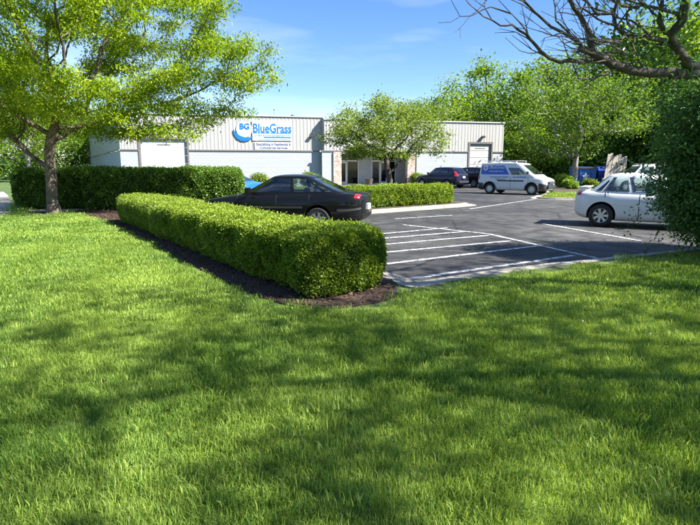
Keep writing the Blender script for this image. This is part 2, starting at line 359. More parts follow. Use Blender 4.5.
def grass(name, pts, tufts, label, smin=.68, smax=1.28, seed=0):
    c = bpy.data.collections.new(name + '_tufts')
    for t in tufts: c.objects.link(t)
    me = bpy.data.meshes.new(name); me.from_pydata([tuple(p) for p in pts], [], []); me.materials.append(M['grass'])
    o = bpy.data.objects.new(name, me); link(o); tag(o, label, 'grass', kind='stuff')
    ng = bpy.data.node_groups.new(name, 'GeometryNodeTree'); ng.interface.new_socket('Geometry', in_out='INPUT', socket_type='NodeSocketGeometry'); ng.interface.new_socket('Geometry', in_out='OUTPUT', socket_type='NodeSocketGeometry')
    n, l = ng.nodes, ng.links; gi, go = n.new('NodeGroupInput'), n.new('NodeGroupOutput')
    ip = n.new('GeometryNodeInstanceOnPoints'); ci = n.new('GeometryNodeCollectionInfo'); ci.inputs['Collection'].default_value = c; ci.inputs['Separate Children'].default_value = True; ci.inputs['Reset Children'].default_value = True
    ip.inputs['Pick Instance'].default_value = True
    rr = n.new('FunctionNodeRandomValue'); rr.data_type = 'FLOAT_VECTOR'; rr.inputs[0].default_value = (-.05, -.05, 0); rr.inputs[1].default_value = (.05, .05, 6.283)
    rs = n.new('FunctionNodeRandomValue'); rs.data_type = 'FLOAT'; rs.inputs[2].default_value = smin; rs.inputs[3].default_value = smax; rs.inputs['Seed'].default_value = 5 + seed
    l.new(gi.outputs[0], ip.inputs['Points']); l.new(ci.outputs[0], ip.inputs['Instance']); na = n.new('GeometryNodeInputNamedAttribute'); na.data_type = 'FLOAT_VECTOR'; na.inputs[0].default_value = 'turn'; l.new(na.outputs[0], ip.inputs['Rotation'])
    gg = np.random.default_rng(seed + 900); rot = []
    for p in pts:
        st = math.sin((p[0] * .94 + p[1] * .34) * 2 * math.pi / 1.15); lean = max(-.16, min(.16, st * .6)) + gg.normal() * .08      # mower passes lay the blades over, to and fro
        ax = Vector((.94, .34, 0)); e = (Matrix.Rotation(lean, 3, ax) @ Matrix.Rotation(gg.random() * 6.283, 3, 'Z')).to_euler(); rot += [e.x, e.y, e.z]
    at_ = me.attributes.new('turn', 'FLOAT_VECTOR', 'POINT'); at_.data.foreach_set('vector', rot); l.new(rs.outputs[1], ip.inputs['Scale']); l.new(ip.outputs[0], go.inputs[0])
    md = o.modifiers.new('blades', 'NODES'); md.node_group = ng
    return o
walk_zone = [tuple(p) for p in walk_edge] + wl_[::-1]
cross_zone = cross + offset_path(cross, 1.0)[::-1]
lawn_zone = offset_path(KB, -.30) + lawn_poly[len(KB):]
mulch_zone = offset_path(chaikin(mulch_edge, 1), -.17) + mulch_poly[len(chaikin(mulch_edge, 1)):]
def lawn_points(y0, y1, step, jit, seed, xlim=None):
    g = np.random.default_rng(seed); ys = np.arange(y0, y1, step); out = []
    for y in ys:
        xm = min(18, .8 * y + 3.4); xs = np.arange(-xm, xm, step); out.append(np.c_[xs, np.full(len(xs), y)])
    P = np.concatenate(out); P += g.uniform(-jit, jit, P.shape)
    k = in_poly(P, lawn_zone) & ~in_poly(P, mulch_zone) & ~in_poly(P, mulch_poly) & ~in_poly(P, walk_zone) & ~in_poly(P, cross_zone) & ~in_poly(P, tree_ring)
    P = P[k]; return np.c_[P, np.full(len(P), .088)]
near_t = [tuft(s, 430, .20, .020, .058, .0038) for s in (1, 2, 3, 4, 5)]
mid_t = [tuft(s, 240, .24, .022, .060, .0072) for s in (11, 12, 13, 14)]
far_t = [tuft(s, 160, .32, .022, .055, .014) for s in (21, 22, 23, 24)]
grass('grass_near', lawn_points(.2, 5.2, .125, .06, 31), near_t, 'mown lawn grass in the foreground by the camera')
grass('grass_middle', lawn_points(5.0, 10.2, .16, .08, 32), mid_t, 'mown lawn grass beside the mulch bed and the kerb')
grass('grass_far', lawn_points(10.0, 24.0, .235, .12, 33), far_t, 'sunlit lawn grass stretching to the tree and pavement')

# ------------------------------------------------------------------ trees: branches grown toward points spread through the crown
def grow(base_path, att, step, kill, infl, seed=0, iters=160):
    g = np.random.default_rng(seed); nodes = [np.array(p, float) for p in base_path]; par = [-1] + list(range(len(base_path) - 1))
    A = np.array(att, float); X = np.array(nodes); d = np.linalg.norm(A[:, None] - X[None], axis=2); nr, nd = d.argmin(1), d.min(1)
    for _ in range(iters):
        if not len(A): break
        lim = infl if _ > 3 else 99
        ok = nd < lim
        if not ok.any(): break
        new = []
        for i in np.unique(nr[ok]):
            v = unit(A[ok & (nr == i)] - nodes[i]).sum(0); ln = np.linalg.norm(v)
            if ln < 1e-6: continue
            v = v / ln + g.normal(size=3) * .12; v /= np.linalg.norm(v); p = nodes[i] + v * step
            new.append((p, i))
        if not new: break
        n0 = len(nodes)
        for p, i in new: nodes.append(p); par.append(int(i))
        Y = np.array([p for p, _i in new]); d = np.linalg.norm(A[:, None] - Y[None], axis=2); m, mi = d.min(1), d.argmin(1)
        b = m < nd - 1e-6; nr[b] = n0 + mi[b]; nd[b] = m[b]
        keep = nd > kill
        # points that stop getting closer are dropped
        keep &= ~((nd < step * 1.05) & ~b)
        A, nr, nd = A[keep], nr[keep], nd[keep]
        if len(nodes) > 6000: break
    return np.array(nodes), par
def skeleton_mesh(mb, X, par, r_tip, r_root, sides=6, power=None):
    n = len(X); ch = [[] for _ in range(n)]
    for i, p in enumerate(par):
        if p >= 0: ch[p].append(i)
    cnt = np.zeros(n)
    for i in range(n - 1, -1, -1):
        cnt[i] = max(1, sum(cnt[c] for c in ch[i]))
    pw = power or math.log(r_root / r_tip) / math.log(max(2, cnt[0])); r = r_tip * cnt ** pw
    used = np.zeros(n, bool); starts = [0]
    while starts:
        s = starts.pop(); chain = [s] if par[s] < 0 else [par[s], s]; i = s
        while ch[i]:
            cs = sorted(ch[i], key=lambda c: -cnt[c]); starts += cs[1:]; i = cs[0]; chain.append(i)
        rad = [r[k] for k in chain]
        if par[s] >= 0: rad[0] = rad[1]
        k = sides if rad[0] > .03 else (5 if rad[0] > .015 else 3)
        mb.tube([X[q] for q in chain], rad, k, cap=False)
    return r, cnt
def ellip_points(n, c, rad, seed, lo=.25, zmin=None, flat=0):
    g = np.random.default_rng(seed); u = unit(g.normal(size=(n, 3))); rr = (lo ** 3 + (1 - lo ** 3) * g.random(n)) ** (1 / 3)
    P = np.array(c) + u * rr[:, None] * np.array(rad)
    # uneven outline: push lobes in and out
    ph = g.random(6) * 6.28; lob = 1 + .16 * np.sin(3 * np.arctan2(u[:, 1], u[:, 0]) + ph[0]) + .12 * np.sin(5 * u[:, 2] * 2 + ph[1]) + .08 * np.sin(7 * np.arctan2(u[:, 1], u[:, 0]) + ph[2])
    P = np.array(c) + (P - np.array(c)) * lob[:, None]
    return P if zmin is None else P[P[:, 2] > zmin]
def crown_leaves(X, r, thr, per, spread, L, W, seed, droop=.3, up=.0, tlo=0, thi=1, light_dir=None):
    g = np.random.default_rng(seed); tips = X[r < thr]; n = len(tips) * per
    cl = np.repeat(g.random(len(tips)), per)
    P = np.repeat(tips, per, axis=0) + g.normal(size=(n, 3)) * spread * np.array([1, 1, .62])
    D = unit(g.normal(size=(n, 3)) * np.array([1, 1, .5]) + np.array([0, 0, -droop])); N = unit(g.normal(size=(n, 3)) * .55 + np.array([0, 0, 1.0]))
    t = np.clip(tlo + (thi - tlo) * (.68 * cl + .32 * g.random(n)), 0, 1)
    return leaf_quads(P, D, N, L * (.7 + .6 * g.random(n)), W * (.7 + .6 * g.random(n)), t)
def make_tree(name, loc, label, base, att, step, kill, infl, r_tip, r_root, thr, per, spread, L, W, leaf, bark, seed, droop=.3, group=None, flare=True, sides=7, cat='tree'):
    root = empty(name, loc, label=label, cat=cat, group=group)
    X, par = grow(base, att, step, kill, infl, seed); mb = MB()
    r, cnt = skeleton_mesh(mb, X, par, r_tip, r_root, sides)
    if flare:
        mb.tube([(base[0][0], base[0][1], base[0][2] - .25), (base[0][0], base[0][1], base[0][2] + .05), (base[0][0], base[0][1], base[0][2] + .45)], [r[0] * 1.75, r[0] * 1.4, r[0] * .98], 12)
    mb.build('trunk', bark, root, smooth=60)
    V, F, T = crown_leaves(X, r, thr, per, spread, L, W, seed + 1, droop)
    o = bpy.data.objects.new('crown', np_mesh('crown', V, F, leaf, T)); link(o, root)
    return root, X, r

# left street tree: forked trunk, wide layered crown of drooping sprays
def layered(n, c, rad, seed, layers):
    g = np.random.default_rng(seed); out = []
    for k in range(layers):
        a = g.random() * 6.283; q = math.sqrt(g.random()) * .82; z = g.uniform(-.85, .9)
        s = math.sqrt(max(.05, 1 - z * z)); cc = np.array(c) + np.array([math.cos(a) * q * rad[0] * s * 1.25, math.sin(a) * q * rad[1] * s * 1.25, z * rad[2]])
        m = n // layers; R_ = g.uniform(.9, 1.7)
        u = unit(g.normal(size=(m, 3))) * (g.random(m) ** .45)[:, None]; out.append(cc + u * np.array([R_, R_, .38]))
    return np.concatenate(out)
lx, ly = ring_c
att = layered(2300, (.3, -.3, 6.3), (4.9, 4.6, 3.6), 5, 84)
sprays = np.concatenate([np.array(c) + np.random.default_rng(60 + i).normal(size=(34, 3)) * np.array([.75, .55, .2]) for i, c in enumerate([(5.2, .2, 3.2), (4.3, -.6, 2.6), (6.6, .1, 4.3), (7.2, -.2, 5.1), (5.9, .6, 5.6), (3.2, -.8, 3.1), (-2.5, -1, 3.0), (-3.6, .2, 3.4), (-1.6, .5, 3.0), (-2.9, .9, 2.7), (-4.4, -.3, 3.0), (.9, .6, 2.9), (2.2, .4, 2.8), (1.2, -1.6, 3.4), (7.4, .1, 4.2), (6.4, -.4, 6.4), (2.4, -1.2, 3.6), (-1.2, -1.6, 3.6), (4.9, -1.0, 4.2), (6.0, .5, 3.4), (5.0, .4, 7.4)])])
sprays = sprays * np.array([.86, 1, 1]); att = np.concatenate([att, sprays]); att = att[att[:, 2] > 2.25]
base = [(0, 0, 0), (-.02, 0, .4), (0, .02, .8), (.03, 0, 1.15), (.04, 0, 1.35)]
make_tree('street_tree', (lx, ly, .09), 'tall spreading tree with bright yellow-green drooping leaves beside the pavement', base, att, .26, .34, 2.2, .008, .175, .028, 76, .175, .11, .042, M['locust'], M['bark'], 4, droop=.75, sides=9)

# crab apple in the middle island
cx, cy = at(389, 186, 24.6)[:2]
att = ellip_points(620, (-.25, 0, 3.25), (2.9, 2.6, 1.55), 14, .1, zmin=1.9)
make_tree('crab_apple_tree', (cx, cy, .1), 'low branching round-crowned tree with olive green leaves before the entrance', [(0, 0, 0), (0, 0, .4), (.02, 0, .75), (.03, 0, .95)], att, .2, .3, 1.5, .008, .15, .020, 34, .20, .105, .068, M['crab'], M['bark_dark'], 15, droop=.35)

# island tree by the blue skip
tx, ty = at(574, 185, 43)[:2]
att = ellip_points(620, (.1, -.5, 5.6), (5.2, 4.2, 4.2), 18, .1, zmin=2.2)
att = att[(att[:, 0] < 1.2) | (att[:, 2] > 4.0)]
make_tree('island_tree', (tx, ty, .1), 'wide low-branching green tree on the mulched island beside the blue skip', [(0, 0, 0), (-.02, 0, .6), (.05, 0, 1.1)], att, .34, .5, 2.4, .014, .22, .036, 22, .36, .21, .13, M['island'], M['bark_pale'], 19, droop=.4)

# pale-stemmed small tree behind the left hedge
px_, py_ = at(48, 172, 23.5)[:2]
att = ellip_points(260, (-.9, .4, 3.6), (2.2, 1.8, 1.5), 23, .2, zmin=2.0)
make_tree('multi_stem_tree', (px_, py_, 0), 'small leaning tree with pale bare stems behind the dark hedge', [(0, 0, 0), (-.15, 0, .4), (-.5, .05, 1.1), (-.9, .1, 1.7)], att, .22, .35, 1.8, .012, .09, .022, 18, .26, .13, .07, M['wood_b'], M['bark_pale'], 24)

# woodland behind the building: a few kinds, copied with their own turn and size
def wood_proto(kind, seed, leaf, H, rx, rz, L):
    att = ellip_points(420, (0, 0, H - rz), (rx, rx, rz), seed, .3, zmin=1.6)
    root, X, r = make_tree('woodland_tree', (0, 0, 0), 'x', [(0, 0, 0), (.1, 0, H * .15), (0, .1, H * .3)], att, .62, .85, 5, .025, .24, .06, 34, .72, L, L * .62, M[leaf], M['bark_dark'], seed, droop=.3, flare=False, group='trees of the wood behind the building')
    return root
protos = [wood_proto(0, 41, 'wood_a', 13, 4.4, 5.4, .34), wood_proto(1, 42, 'wood_b', 14, 4.2, 6.2, .34), wood_proto(2, 43, 'wood_c', 12, 4.6, 5.2, .34), wood_proto(3, 44, 'wood_b', 11, 3.4, 5.0, .32)]
WOOD = [  # px, py of the top, distance, kind, label
    (448, 84, 72, 3, 'pale green tree rising over the roof between crab apple and the lit wall end'),
    (486, 66, 76, 1, 'tall light green tree above the right garage door'),
    (515, 84, 66, 2, 'dark green tree hugging the right end of the building'),
    (545, 58, 70, 0, 'mid green tree straight above the parked van'),
    (585, 50, 66, 1, 'bright green tree above the blue skip'),
    (622, 42, 64, 0, 'mid green tree above the weathered boards'),
    (655, 26, 60, 1, 'bright tall tree behind the bare branch tip and shrub'),
    (690, 18, 56, 0, 'tall mid green tree behind the right shrub, at the picture edge'),
    (425, 100, 84, 0, 'distant green tree peeping over the roof beside the crab apple crown'),
    (600, 92, 56, 2, 'dark tree close behind the boards and the white car'),
    (560, 100, 58, 2, 'dark tree close behind the van bonnet'),
    (660, 88, 52, 2, 'dark tree close behind the white car, partly hidden by the shrub'),
    (735, 40, 50, 2, 'dark tree past the picture edge, above the shrub'),
    (535, 118, 54, 3, 'small pale tree just right of the building corner'),
    (716, 2, 46, 1, 'bright tall tree behind the dark limb at the upper right corner'),
    (668, 40, 74, 0, 'mid green tree seen between the limb and the shrub top'),
    (20, 92, 62, 0, 'mid green tree far behind the street tree trunk'),
    (62, 100, 75, 2, 'dark green tree between the street tree trunk and building side'),
    (-40, 80, 55, 1, 'light green tree beyond the far left pavement'),
    (88, 112, 92, 0, 'farthest green tree touching the building side wall'),
]
for i, (u, v, Y, k, lab) in enumerate(WOOD):
    x, y, z = at(u, v, Y); H = (13, 14, 12, 11)[k]; o = copy_tree(protos[k])
    s = z / H; o.location = (x, y, -.05); o.scale = (max(s, .72) * random.uniform(.92, 1.1),) * 2 + (s,); o.rotation_euler = (0, 0, random.uniform(0, 6.28)); o['label'] = lab
for u, Y, k, z, lab in ((-14, -20, 0, 10, 'mid green tree added unseen behind the photographer, towards the left'), (-4, -24, 1, 11, 'bright green tree added unseen straight behind the photographer'), (6, -22, 2, 10, 'dark green tree added unseen behind the photographer, towards the right'), (-24, -12, 1, 10, 'light green tree added unseen behind the photographer, at the far left'), (16, -26, 0, 11, 'tall mid green tree added unseen far behind the photographer')):  # unseen trees, added behind the camera to darken reflections in the cars
    o = copy_tree(protos[k]); o.location = (u, Y, -.05); o.scale = (1.0, 1.0, z / (13, 14, 12, 11)[k]); o['label'] = lab
for p in protos:
    for c in list(p.children): bpy.data.objects.remove(c)
    bpy.data.objects.remove(p)
# undergrowth below the wood: one mass
g = np.random.default_rng(77); n = 52000
seg = [(np.array(at(500, 170, 56)[:2]), np.array((48., 42.))), (np.array((-62., 58.)), np.array((-36., 84.))), (np.array((44., 44.)), np.array((52., 20.)))]
Pp = []
for (a, b), m in zip(seg, (34000, 10000, 8000)):
    t = g.random(m); base_h = 3.4 + 1.3 * np.sin(t * 23) + .8 * np.sin(t * 57 + 1)
    q = a + (b - a) * t[:, None] + g.normal(size=(m, 2)) * 1.0; Pp.append(np.c_[q, base_h * g.random(m) ** .7])
Pp = np.concatenate(Pp)
V, F, T = leaf_quads(Pp, unit(g.normal(size=(n, 3)) + np.array([0, 0, -.2])), unit(g.normal(size=(n, 3)) * .5 + np.array([0, -.4, .8])), .30 + .2 * g.random(n), .2 + .1 * g.random(n), np.clip(.35 + .3 * g.normal(size=n), 0, 1))
tag(link(bpy.data.objects.new('undergrowth', np_mesh('undergrowth', V, F, M['wood_c'], T))), 'dense green undergrowth along the foot of the wood', 'undergrowth', kind='stuff')

# ------------------------------------------------------------------ hedges and shrubs
def rounded_block(axis_a, axis_b, half_w, h, z0, seed, m, wob=.05, taper=.0, nseg=None, rnd=4.0):
    """closed clipped-hedge volume; returns surface sample function too"""
    a, b = Vector(axis_a), Vector(axis_b); Lh = (b - a).length; d = (b - a).normalized(); nrm = Vector((d.y, -d.x)); return a, b, Lh, d, nrm
def make_hedge(name, label, A, B, hw, h, z0, leaf, core, n, L, W, seed, wob=.05, dens_near=None, cat='hedge', sink=.04, group=None, undercut=.06, tlo=.0, thi=1.):
    a, b = np.array(A, float), np.array(B, float); Lh = np.linalg.norm(b - a); d = (b - a) / Lh; nr = np.array([d[1], -d[0]])
    root = empty(name, (A[0], A[1], z0), label=label, cat=cat, group=group); g = np.random.default_rng(seed)
    ph = g.random(12) * 6.28
    e = 5.0
    def surf(s, phi, off=0.0):
        """s in [0,1] along with rounded ends, phi around the section: 0 = lot side bottom, pi = other side bottom, over the top"""
        se = np.abs(2 * s - 1); end = (1 - se ** (Lh * 5.0)) .clip(0, 1) ** .28                  # squared-off, softly rounded ends
        c, si = np.cos(phi), np.sin(phi); k = (np.abs(c) ** e + np.abs(si) ** e) ** (-1 / e)
        lat = k * c * (hw + off) * (.35 + .65 * end); zz = .5 * h + (k * si) * (.5 * h + off) * (.72 + .28 * end)
        al = s * Lh
        w = wob * (np.sin(al * 1.7 + ph[0] + phi) + .7 * np.sin(al * 3.9 + ph[1] - 2 * phi) + .5 * np.sin(al * 9 + ph[2] + 3 * phi))
        lat = lat + w * c; zz = zz + w * .5 * np.maximum(si, 0)
        lat = lat * (1 - undercut * np.clip(1 - zz / (.35 * h), 0, 1) * 2)
        return np.stack([a[0] + d[0] * al + nr[0] * lat - A[0], a[1] + d[1] * al + nr[1] * lat - A[1], zz], -1)
    ns, npz = max(24, int(Lh * 7)), 28
    S, Ph = np.meshgrid(np.linspace(0, 1, ns), np.linspace(0, 2 * np.pi, npz, endpoint=False), indexing='ij'); Pc = surf(S, Ph, -sink * 1.3)
    Pc[..., 2] = np.maximum(Pc[..., 2], -.02)
    mb = MB(); fs = [(i * npz + k, i * npz + (k + 1) % npz, (i + 1) * npz + (k + 1) % npz, (i + 1) * npz + k) for i in range(ns - 1) for k in range(npz)]
    mb.add(Pc.reshape(-1, 3), fs + [tuple(range(npz)), tuple((ns - 1) * npz + k for k in range(npz))]).build('branch_mass', core, root, smooth=80)
    # leaves over the surface; area-weighted rejection by sampling sides and ends
    s = g.random(n); nearm = g.random(n) < .35
    if dens_near: s = np.where(g.random(n) < dens_near, s * s * .6, s)
    ne = int(n * min(.3, .8 * hw / Lh + .03)); s[:ne] = np.where(g.random(ne) < .75, 0.001 * g.random(ne), 1 - .001 * g.random(ne))
    phi = g.uniform(-.82, np.pi + .82, n); P = surf(s, phi, 0)
    # end faces: fill the cap by shrinking sections toward the axis
    q = np.sqrt(g.random(ne))[:, None]; mid = np.stack([a[0] + d[0] * s[:ne] * Lh - A[0], a[1] + d[1] * s[:ne] * Lh - A[1], np.full(ne, .5 * h)], -1)
    full = surf(np.where(s[:ne] < .5, .04 / Lh * 2.2, 1 - .04 / Lh * 2.2), phi[:ne] * 2, 0); P[:ne] = mid + (full - mid) * q; bulge = (1 - q[:, 0] ** 6) * .07
    P[:ne, :2] += (d * np.where(s[:ne] < .5, -1, 1)[:, None]) * bulge[:, None]
    eps = 1e-3; Nn = np.stack([nr[0] * np.cos(phi), nr[1] * np.cos(phi), np.sin(phi)], -1)
    Nn[:ne] = np.stack([d[0] * np.where(s[:ne] < .5, -1, 1), d[1] * np.where(s[:ne] < .5, -1, 1), np.zeros(ne)], -1)
    lump = np.sin(P[:, 0] * 11 + ph[3]) * np.sin(P[:, 1] * 12 + ph[4]) * np.sin(P[:, 2] * 13 + ph[5])
    big = np.sin(P[:, 0] * 3.1 + ph[6]) * np.sin(P[:, 1] * 2.7 + ph[7]) + .6 * np.sin(P[:, 2] * 6 + P[:, 0] * 5 + ph[8])
    P = P + Nn * (g.normal(size=n) * (.02 if L < .05 else .03) + lump * .03 + big * .012 - .014 + (g.random(n) < .012) * g.random(n) * .09)[:, None]
    hole = (np.sin(P[:, 0] * 23 + ph[9]) * np.sin(P[:, 1] * 21 + ph[10]) * np.sin(P[:, 2] * 25 + ph[11]) > .30) & (g.random(n) < .75); P[hole, 2] = -9
    k = P[:, 2] > .03; P, Nn = P[k], Nn[k]; n2 = len(P)
    D = unit(Nn * .75 + g.normal(size=(n2, 3)) * .65 + np.array([0, 0, .25])); N = unit(Nn * .6 + g.normal(size=(n2, 3)) * .7 + np.array([0, 0, .3]))
    t = np.clip(tlo + (thi - tlo) * (.40 + .16 * lump[k] * 2 + .07 * big[k] + .24 * g.normal(size=n2)), 0, 1); top = Nn[:, 2] > .6; t[top] = np.clip(t[top] + .22, 0, 1)  # sunlit leaves put into the tint: lumps and top lighter, hollows darker
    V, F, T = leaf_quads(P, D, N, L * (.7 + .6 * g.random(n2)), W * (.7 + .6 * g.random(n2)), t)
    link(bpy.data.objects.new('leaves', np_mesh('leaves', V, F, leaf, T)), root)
    return root
make_hedge('low_hedge', 'long low bright green clipped hedge edging the mulch bed', tuple(HA), tuple(HB), .60, .76, .09, M['boxwood'], M['bcore'], 300000, .030, .019, 51, .035, dens_near=.55, sink=.03)
make_hedge('dark_hedge', 'tall dark green clipped hedge behind the low bright hedge', (-4.3, 20.6), (-9.75, 19.2), .75, 1.50, .06, M['darkhedge'], M['core'], 60000, .07, .045, 52, .05, group='tall dark hedges')
make_hedge('dark_hedge', 'shorter tall dark hedge behind the street tree trunk', (-9.7, 19.75), (-12.35, 19.6), .75, 1.50, .06, M['darkhedge'], M['core'], 38000, .07, .045, 53, .06, group='tall dark hedges')

# middle island with kerb and clipped hedge
IA, IB = gp(470, 205.2), gp(368.5, 212.5); iv = Vector(IB) - Vector(IA); iv.normalize(); inn = Vector((iv.y, -iv.x))
if inn.y < 0: inn = -inn
isl = [Vector(IA), Vector(IA) + iv * 9.0, Vector(IA) + iv * 9.2 + inn * 2.6, Vector(IA) + inn * 2.8 - iv * .1]
isl_path = chaikin([tuple(isl[1]), tuple(Vector(IA) + iv * .25), tuple(Vector(IA) - iv * .12 + inn * .5), tuple(isl[3])], 2)
build_kerb('island_kerb', isl_path, -1)
isl_poly = offset_path(isl_path, .004) + [tuple(isl[2])]
sheet('island_bed', isl_poly, .088, M['leafmould'], skirt=-.03)
ha = Vector(IA) + inn * 1.05 - iv * -.35; hb = Vector(IA) + inn * 1.05 + iv * 8.5
make_hedge('island_hedge', 'low clipped bright hedge on the kerbed island behind the black saloon', tuple(ha), tuple(hb), .5, .80, .08, M['boxwood'], M['bcore'], 60000, .06, .04, 54, .035)

# right island, grass and mulch by the skip
ra = [(9.9, 27.2), (10.6, 26.5), (18, 27.0), (40, 30), (40, 36), (26, 44.2), (22.5, 46.2), (16.8, 45.5), (15.6, 42.5), (13.2, 34), (10.8, 29)]
ra_c = chaikin(ra[:5], 2)
build_kerb('right_island_kerb', [tuple(p) for p in chaikin([(15.6, 42.5), (13.2, 34), (10.8, 29), (9.9, 27.2), (10.6, 26.5), (18, 27.0), (40, 30)], 2)], -1, 3.0)
sheet('right_island_bed', [(10.0, 27.3), (10.7, 26.65), (18, 27.15), (40, 30.2), (40, 33), (16.9, 34), (17.0, 38.5), (19.6, 41.5), (19.6, 44.6), (16.8, 45.0), (15.7, 42.4), (13.3, 33.9), (10.9, 28.9)], .088, M['leafmould'], skirt=-.03)
gz = np.random.default_rng(3); q = np.c_[gz.uniform(10.2, 24, 700), gz.uniform(26.8, 31.5, 700)]; q = q[in_poly(q, [(10.2, 27.4), (10.9, 26.85), (18, 27.35), (26, 28.5), (26, 32), (12.6, 31.6), (11.1, 29)])]
grass('island_grass', np.c_[q, np.full(len(q), .088)], [tuft(s, 120, .35, .04, .09, .022) for s in (61, 62)], 'strip of sunlit grass on the island in front of the van')
def shrub(name, label, c, rad, n, L, W, leaf, seed, cat='shrub', group=None, stems=7, z0=.08, lobes=7, shell=.55, shoots=0):
    root = empty(name, (c[0], c[1], z0), label=label, cat=cat, group=group); g = np.random.default_rng(seed)
    cen = [np.array([0, 0, rad[2] * .95])] + [np.array([math.cos(a) * rad[0] * .5, math.sin(a) * rad[1] * .5, rad[2] * z]) for a, z in zip(g.random(lobes) * 6.28, g.uniform(.45, 1.45, lobes))]
    P, N0 = [], []
    for i, cc in enumerate(cen):
        m = n // len(cen); f = 1.0 if i == 0 else g.uniform(.5, .68); u = unit(g.normal(size=(m, 3))); rr = (shell + (1 - shell) * g.random(m)) + .05 * g.normal(size=m)
        P.append(cc + u * rr[:, None] * np.array(rad) * f); N0.append(u)
    for i in range(shoots):
        cc = cen[i % len(cen)]; u = unit(g.normal(size=(1, 3)) + np.array([[0, 0, .5]]))[0]; a = cc + u * np.array(rad) * .62; m = 26; t = np.linspace(0, 1, m)[:, None]; Ls = g.uniform(.35, .8)
        q = a + u * t * Ls + np.array([0, 0, -.35]) * t ** 2 * Ls + g.normal(size=(m, 3)) * .035; P.append(q); N0.append(np.repeat(u[None], m, 0) * .5 + g.normal(size=(m, 3)) * .4)
    P, N0 = np.concatenate(P), np.concatenate(N0); k = P[:, 2] > .02; P, N0 = P[k], N0[k]; m = len(P)
    D = unit(N0 * .6 + g.normal(size=(m, 3)) * .6 + np.array([0, 0, -.35])); N = unit(N0 * .5 + g.normal(size=(m, 3)) * .4 + np.array([0, 0, .7]))
    V, F, T = leaf_quads(P, D, N, L * (.65 + .7 * g.random(m)), W * (.65 + .7 * g.random(m)), np.clip(.45 + .27 * g.normal(size=m), 0, 1))
    link(bpy.data.objects.new('leaves', np_mesh('leaves', V, F, leaf, T)), root)
    mb = MB()
    for i in range(stems):
        a = g.random() * 6.28; q = cen[i % len(cen)]
        mb.tube([(math.cos(a) * .06, math.sin(a) * .06, -.1), tuple(q * .45 + g.normal(size=3) * .06), tuple(q + g.normal(size=3) * .1), tuple(q * 1.25 + g.normal(size=3) * .15)], [.02 * rad[2] + .008, .014 * rad[2] + .006, .008 * rad[2] + .004, .004], 5)
    mb.build('stem', M['bark_dark'], root, smooth=60)
    return root
shrub('large_shrub', 'large dark green leafy shrub at the lawn edge hiding the silver car bonnet', (6.95, 9.0), (1.7, 1.55, 1.75), 130000, .062, .036, M['shrub'], 71, lobes=11, stems=12, shoots=220, shell=.5)
shrub('large_shrub', 'lower dark shrub in front of the tall one at the right edge', (7.3, 8.0), (1.45, 1.15, .85), 44000, .062, .036, M['shrub'], 72, lobes=7, shoots=60)
for u, v, Y, r_, h_, lab, lf in ((562, 186, 41, .75, .55, 'small leafy shrub beside the van bonnet', 'wood_b'), (571, 187, 38.5, .55, .35, 'smallest low shrub at the island tree foot', 'wood_b'), (590, 186, 40.4, .6, .38, 'low shrub in front of the blue skip', 'boxwood')):
    x, y = at(u, v, Y)[:2]; shrub('small_shrub', lab, (x, y), (r_, r_, h_), 3500, .13, .08, M[lf], int(u), stems=4)

# ------------------------------------------------------------------ the building
def ribbed(name, col):
    return mat(name, col, .55, spec=.4, var=.06, scale=1.2, coords='Object')
M['siding'] = ribbed('metal_siding', (.40, .39, .37))
def block_wall():
    m = mat('painted_block', (.60, .66, .72), .8); n, l = m.node_tree.nodes, m.node_tree.links; p = n['Principled BSDF']
    tc = n.new('ShaderNodeTexCoord'); sx = n.new('ShaderNodeSeparateXYZ'); cb = n.new('ShaderNodeCombineXYZ'); ad = n.new('ShaderNodeMath'); l.new(tc.outputs['Object'], sx.inputs[0])
    l.new(sx.outputs[0], ad.inputs[0]); l.new(sx.outputs[1], ad.inputs[1]); l.new(ad.outputs[0], cb.inputs[0]); l.new(sx.outputs[2], cb.inputs[1])
    br = n.new('ShaderNodeTexBrick'); br.inputs['Scale'].default_value = 1; br.inputs['Brick Width'].default_value = .4; br.inputs['Row Height'].default_value = .2; br.inputs['Mortar Size'].default_value = .014
    br.inputs['Color1'].default_value = (.47, .50, .53, 1); br.inputs['Color2'].default_value = (.505, .535, .565, 1); br.inputs['Mortar'].default_value = (.42, .45, .475, 1); l.new(cb.outputs[0], br.inputs['Vector'])
    nz = n.new('ShaderNodeTexNoise'); nz.inputs['Scale'].default_value = 18; l.new(tc.outputs['Object'], nz.inputs['Vector'])
    mx = n.new('ShaderNodeMix'); mx.data_type = 'RGBA'; mx.blend_type = 'MULTIPLY'; mx.inputs[0].default_value = .35; l.new(br.outputs[0], mx.inputs[6]); l.new(nz.outputs[0], mx.inputs[7]); l.new(mx.outputs[2], p.inputs['Base Color'])
    b = n.new('ShaderNodeBump'); b.inputs['Strength'].default_value = .7; b.inputs['Distance'].default_value = .03; l.new(br.outputs['Fac'], b.inputs['Height']); b.invert = True; l.new(b.outputs[0], p.inputs['Normal'])
    return m
M['block'] = block_wall()
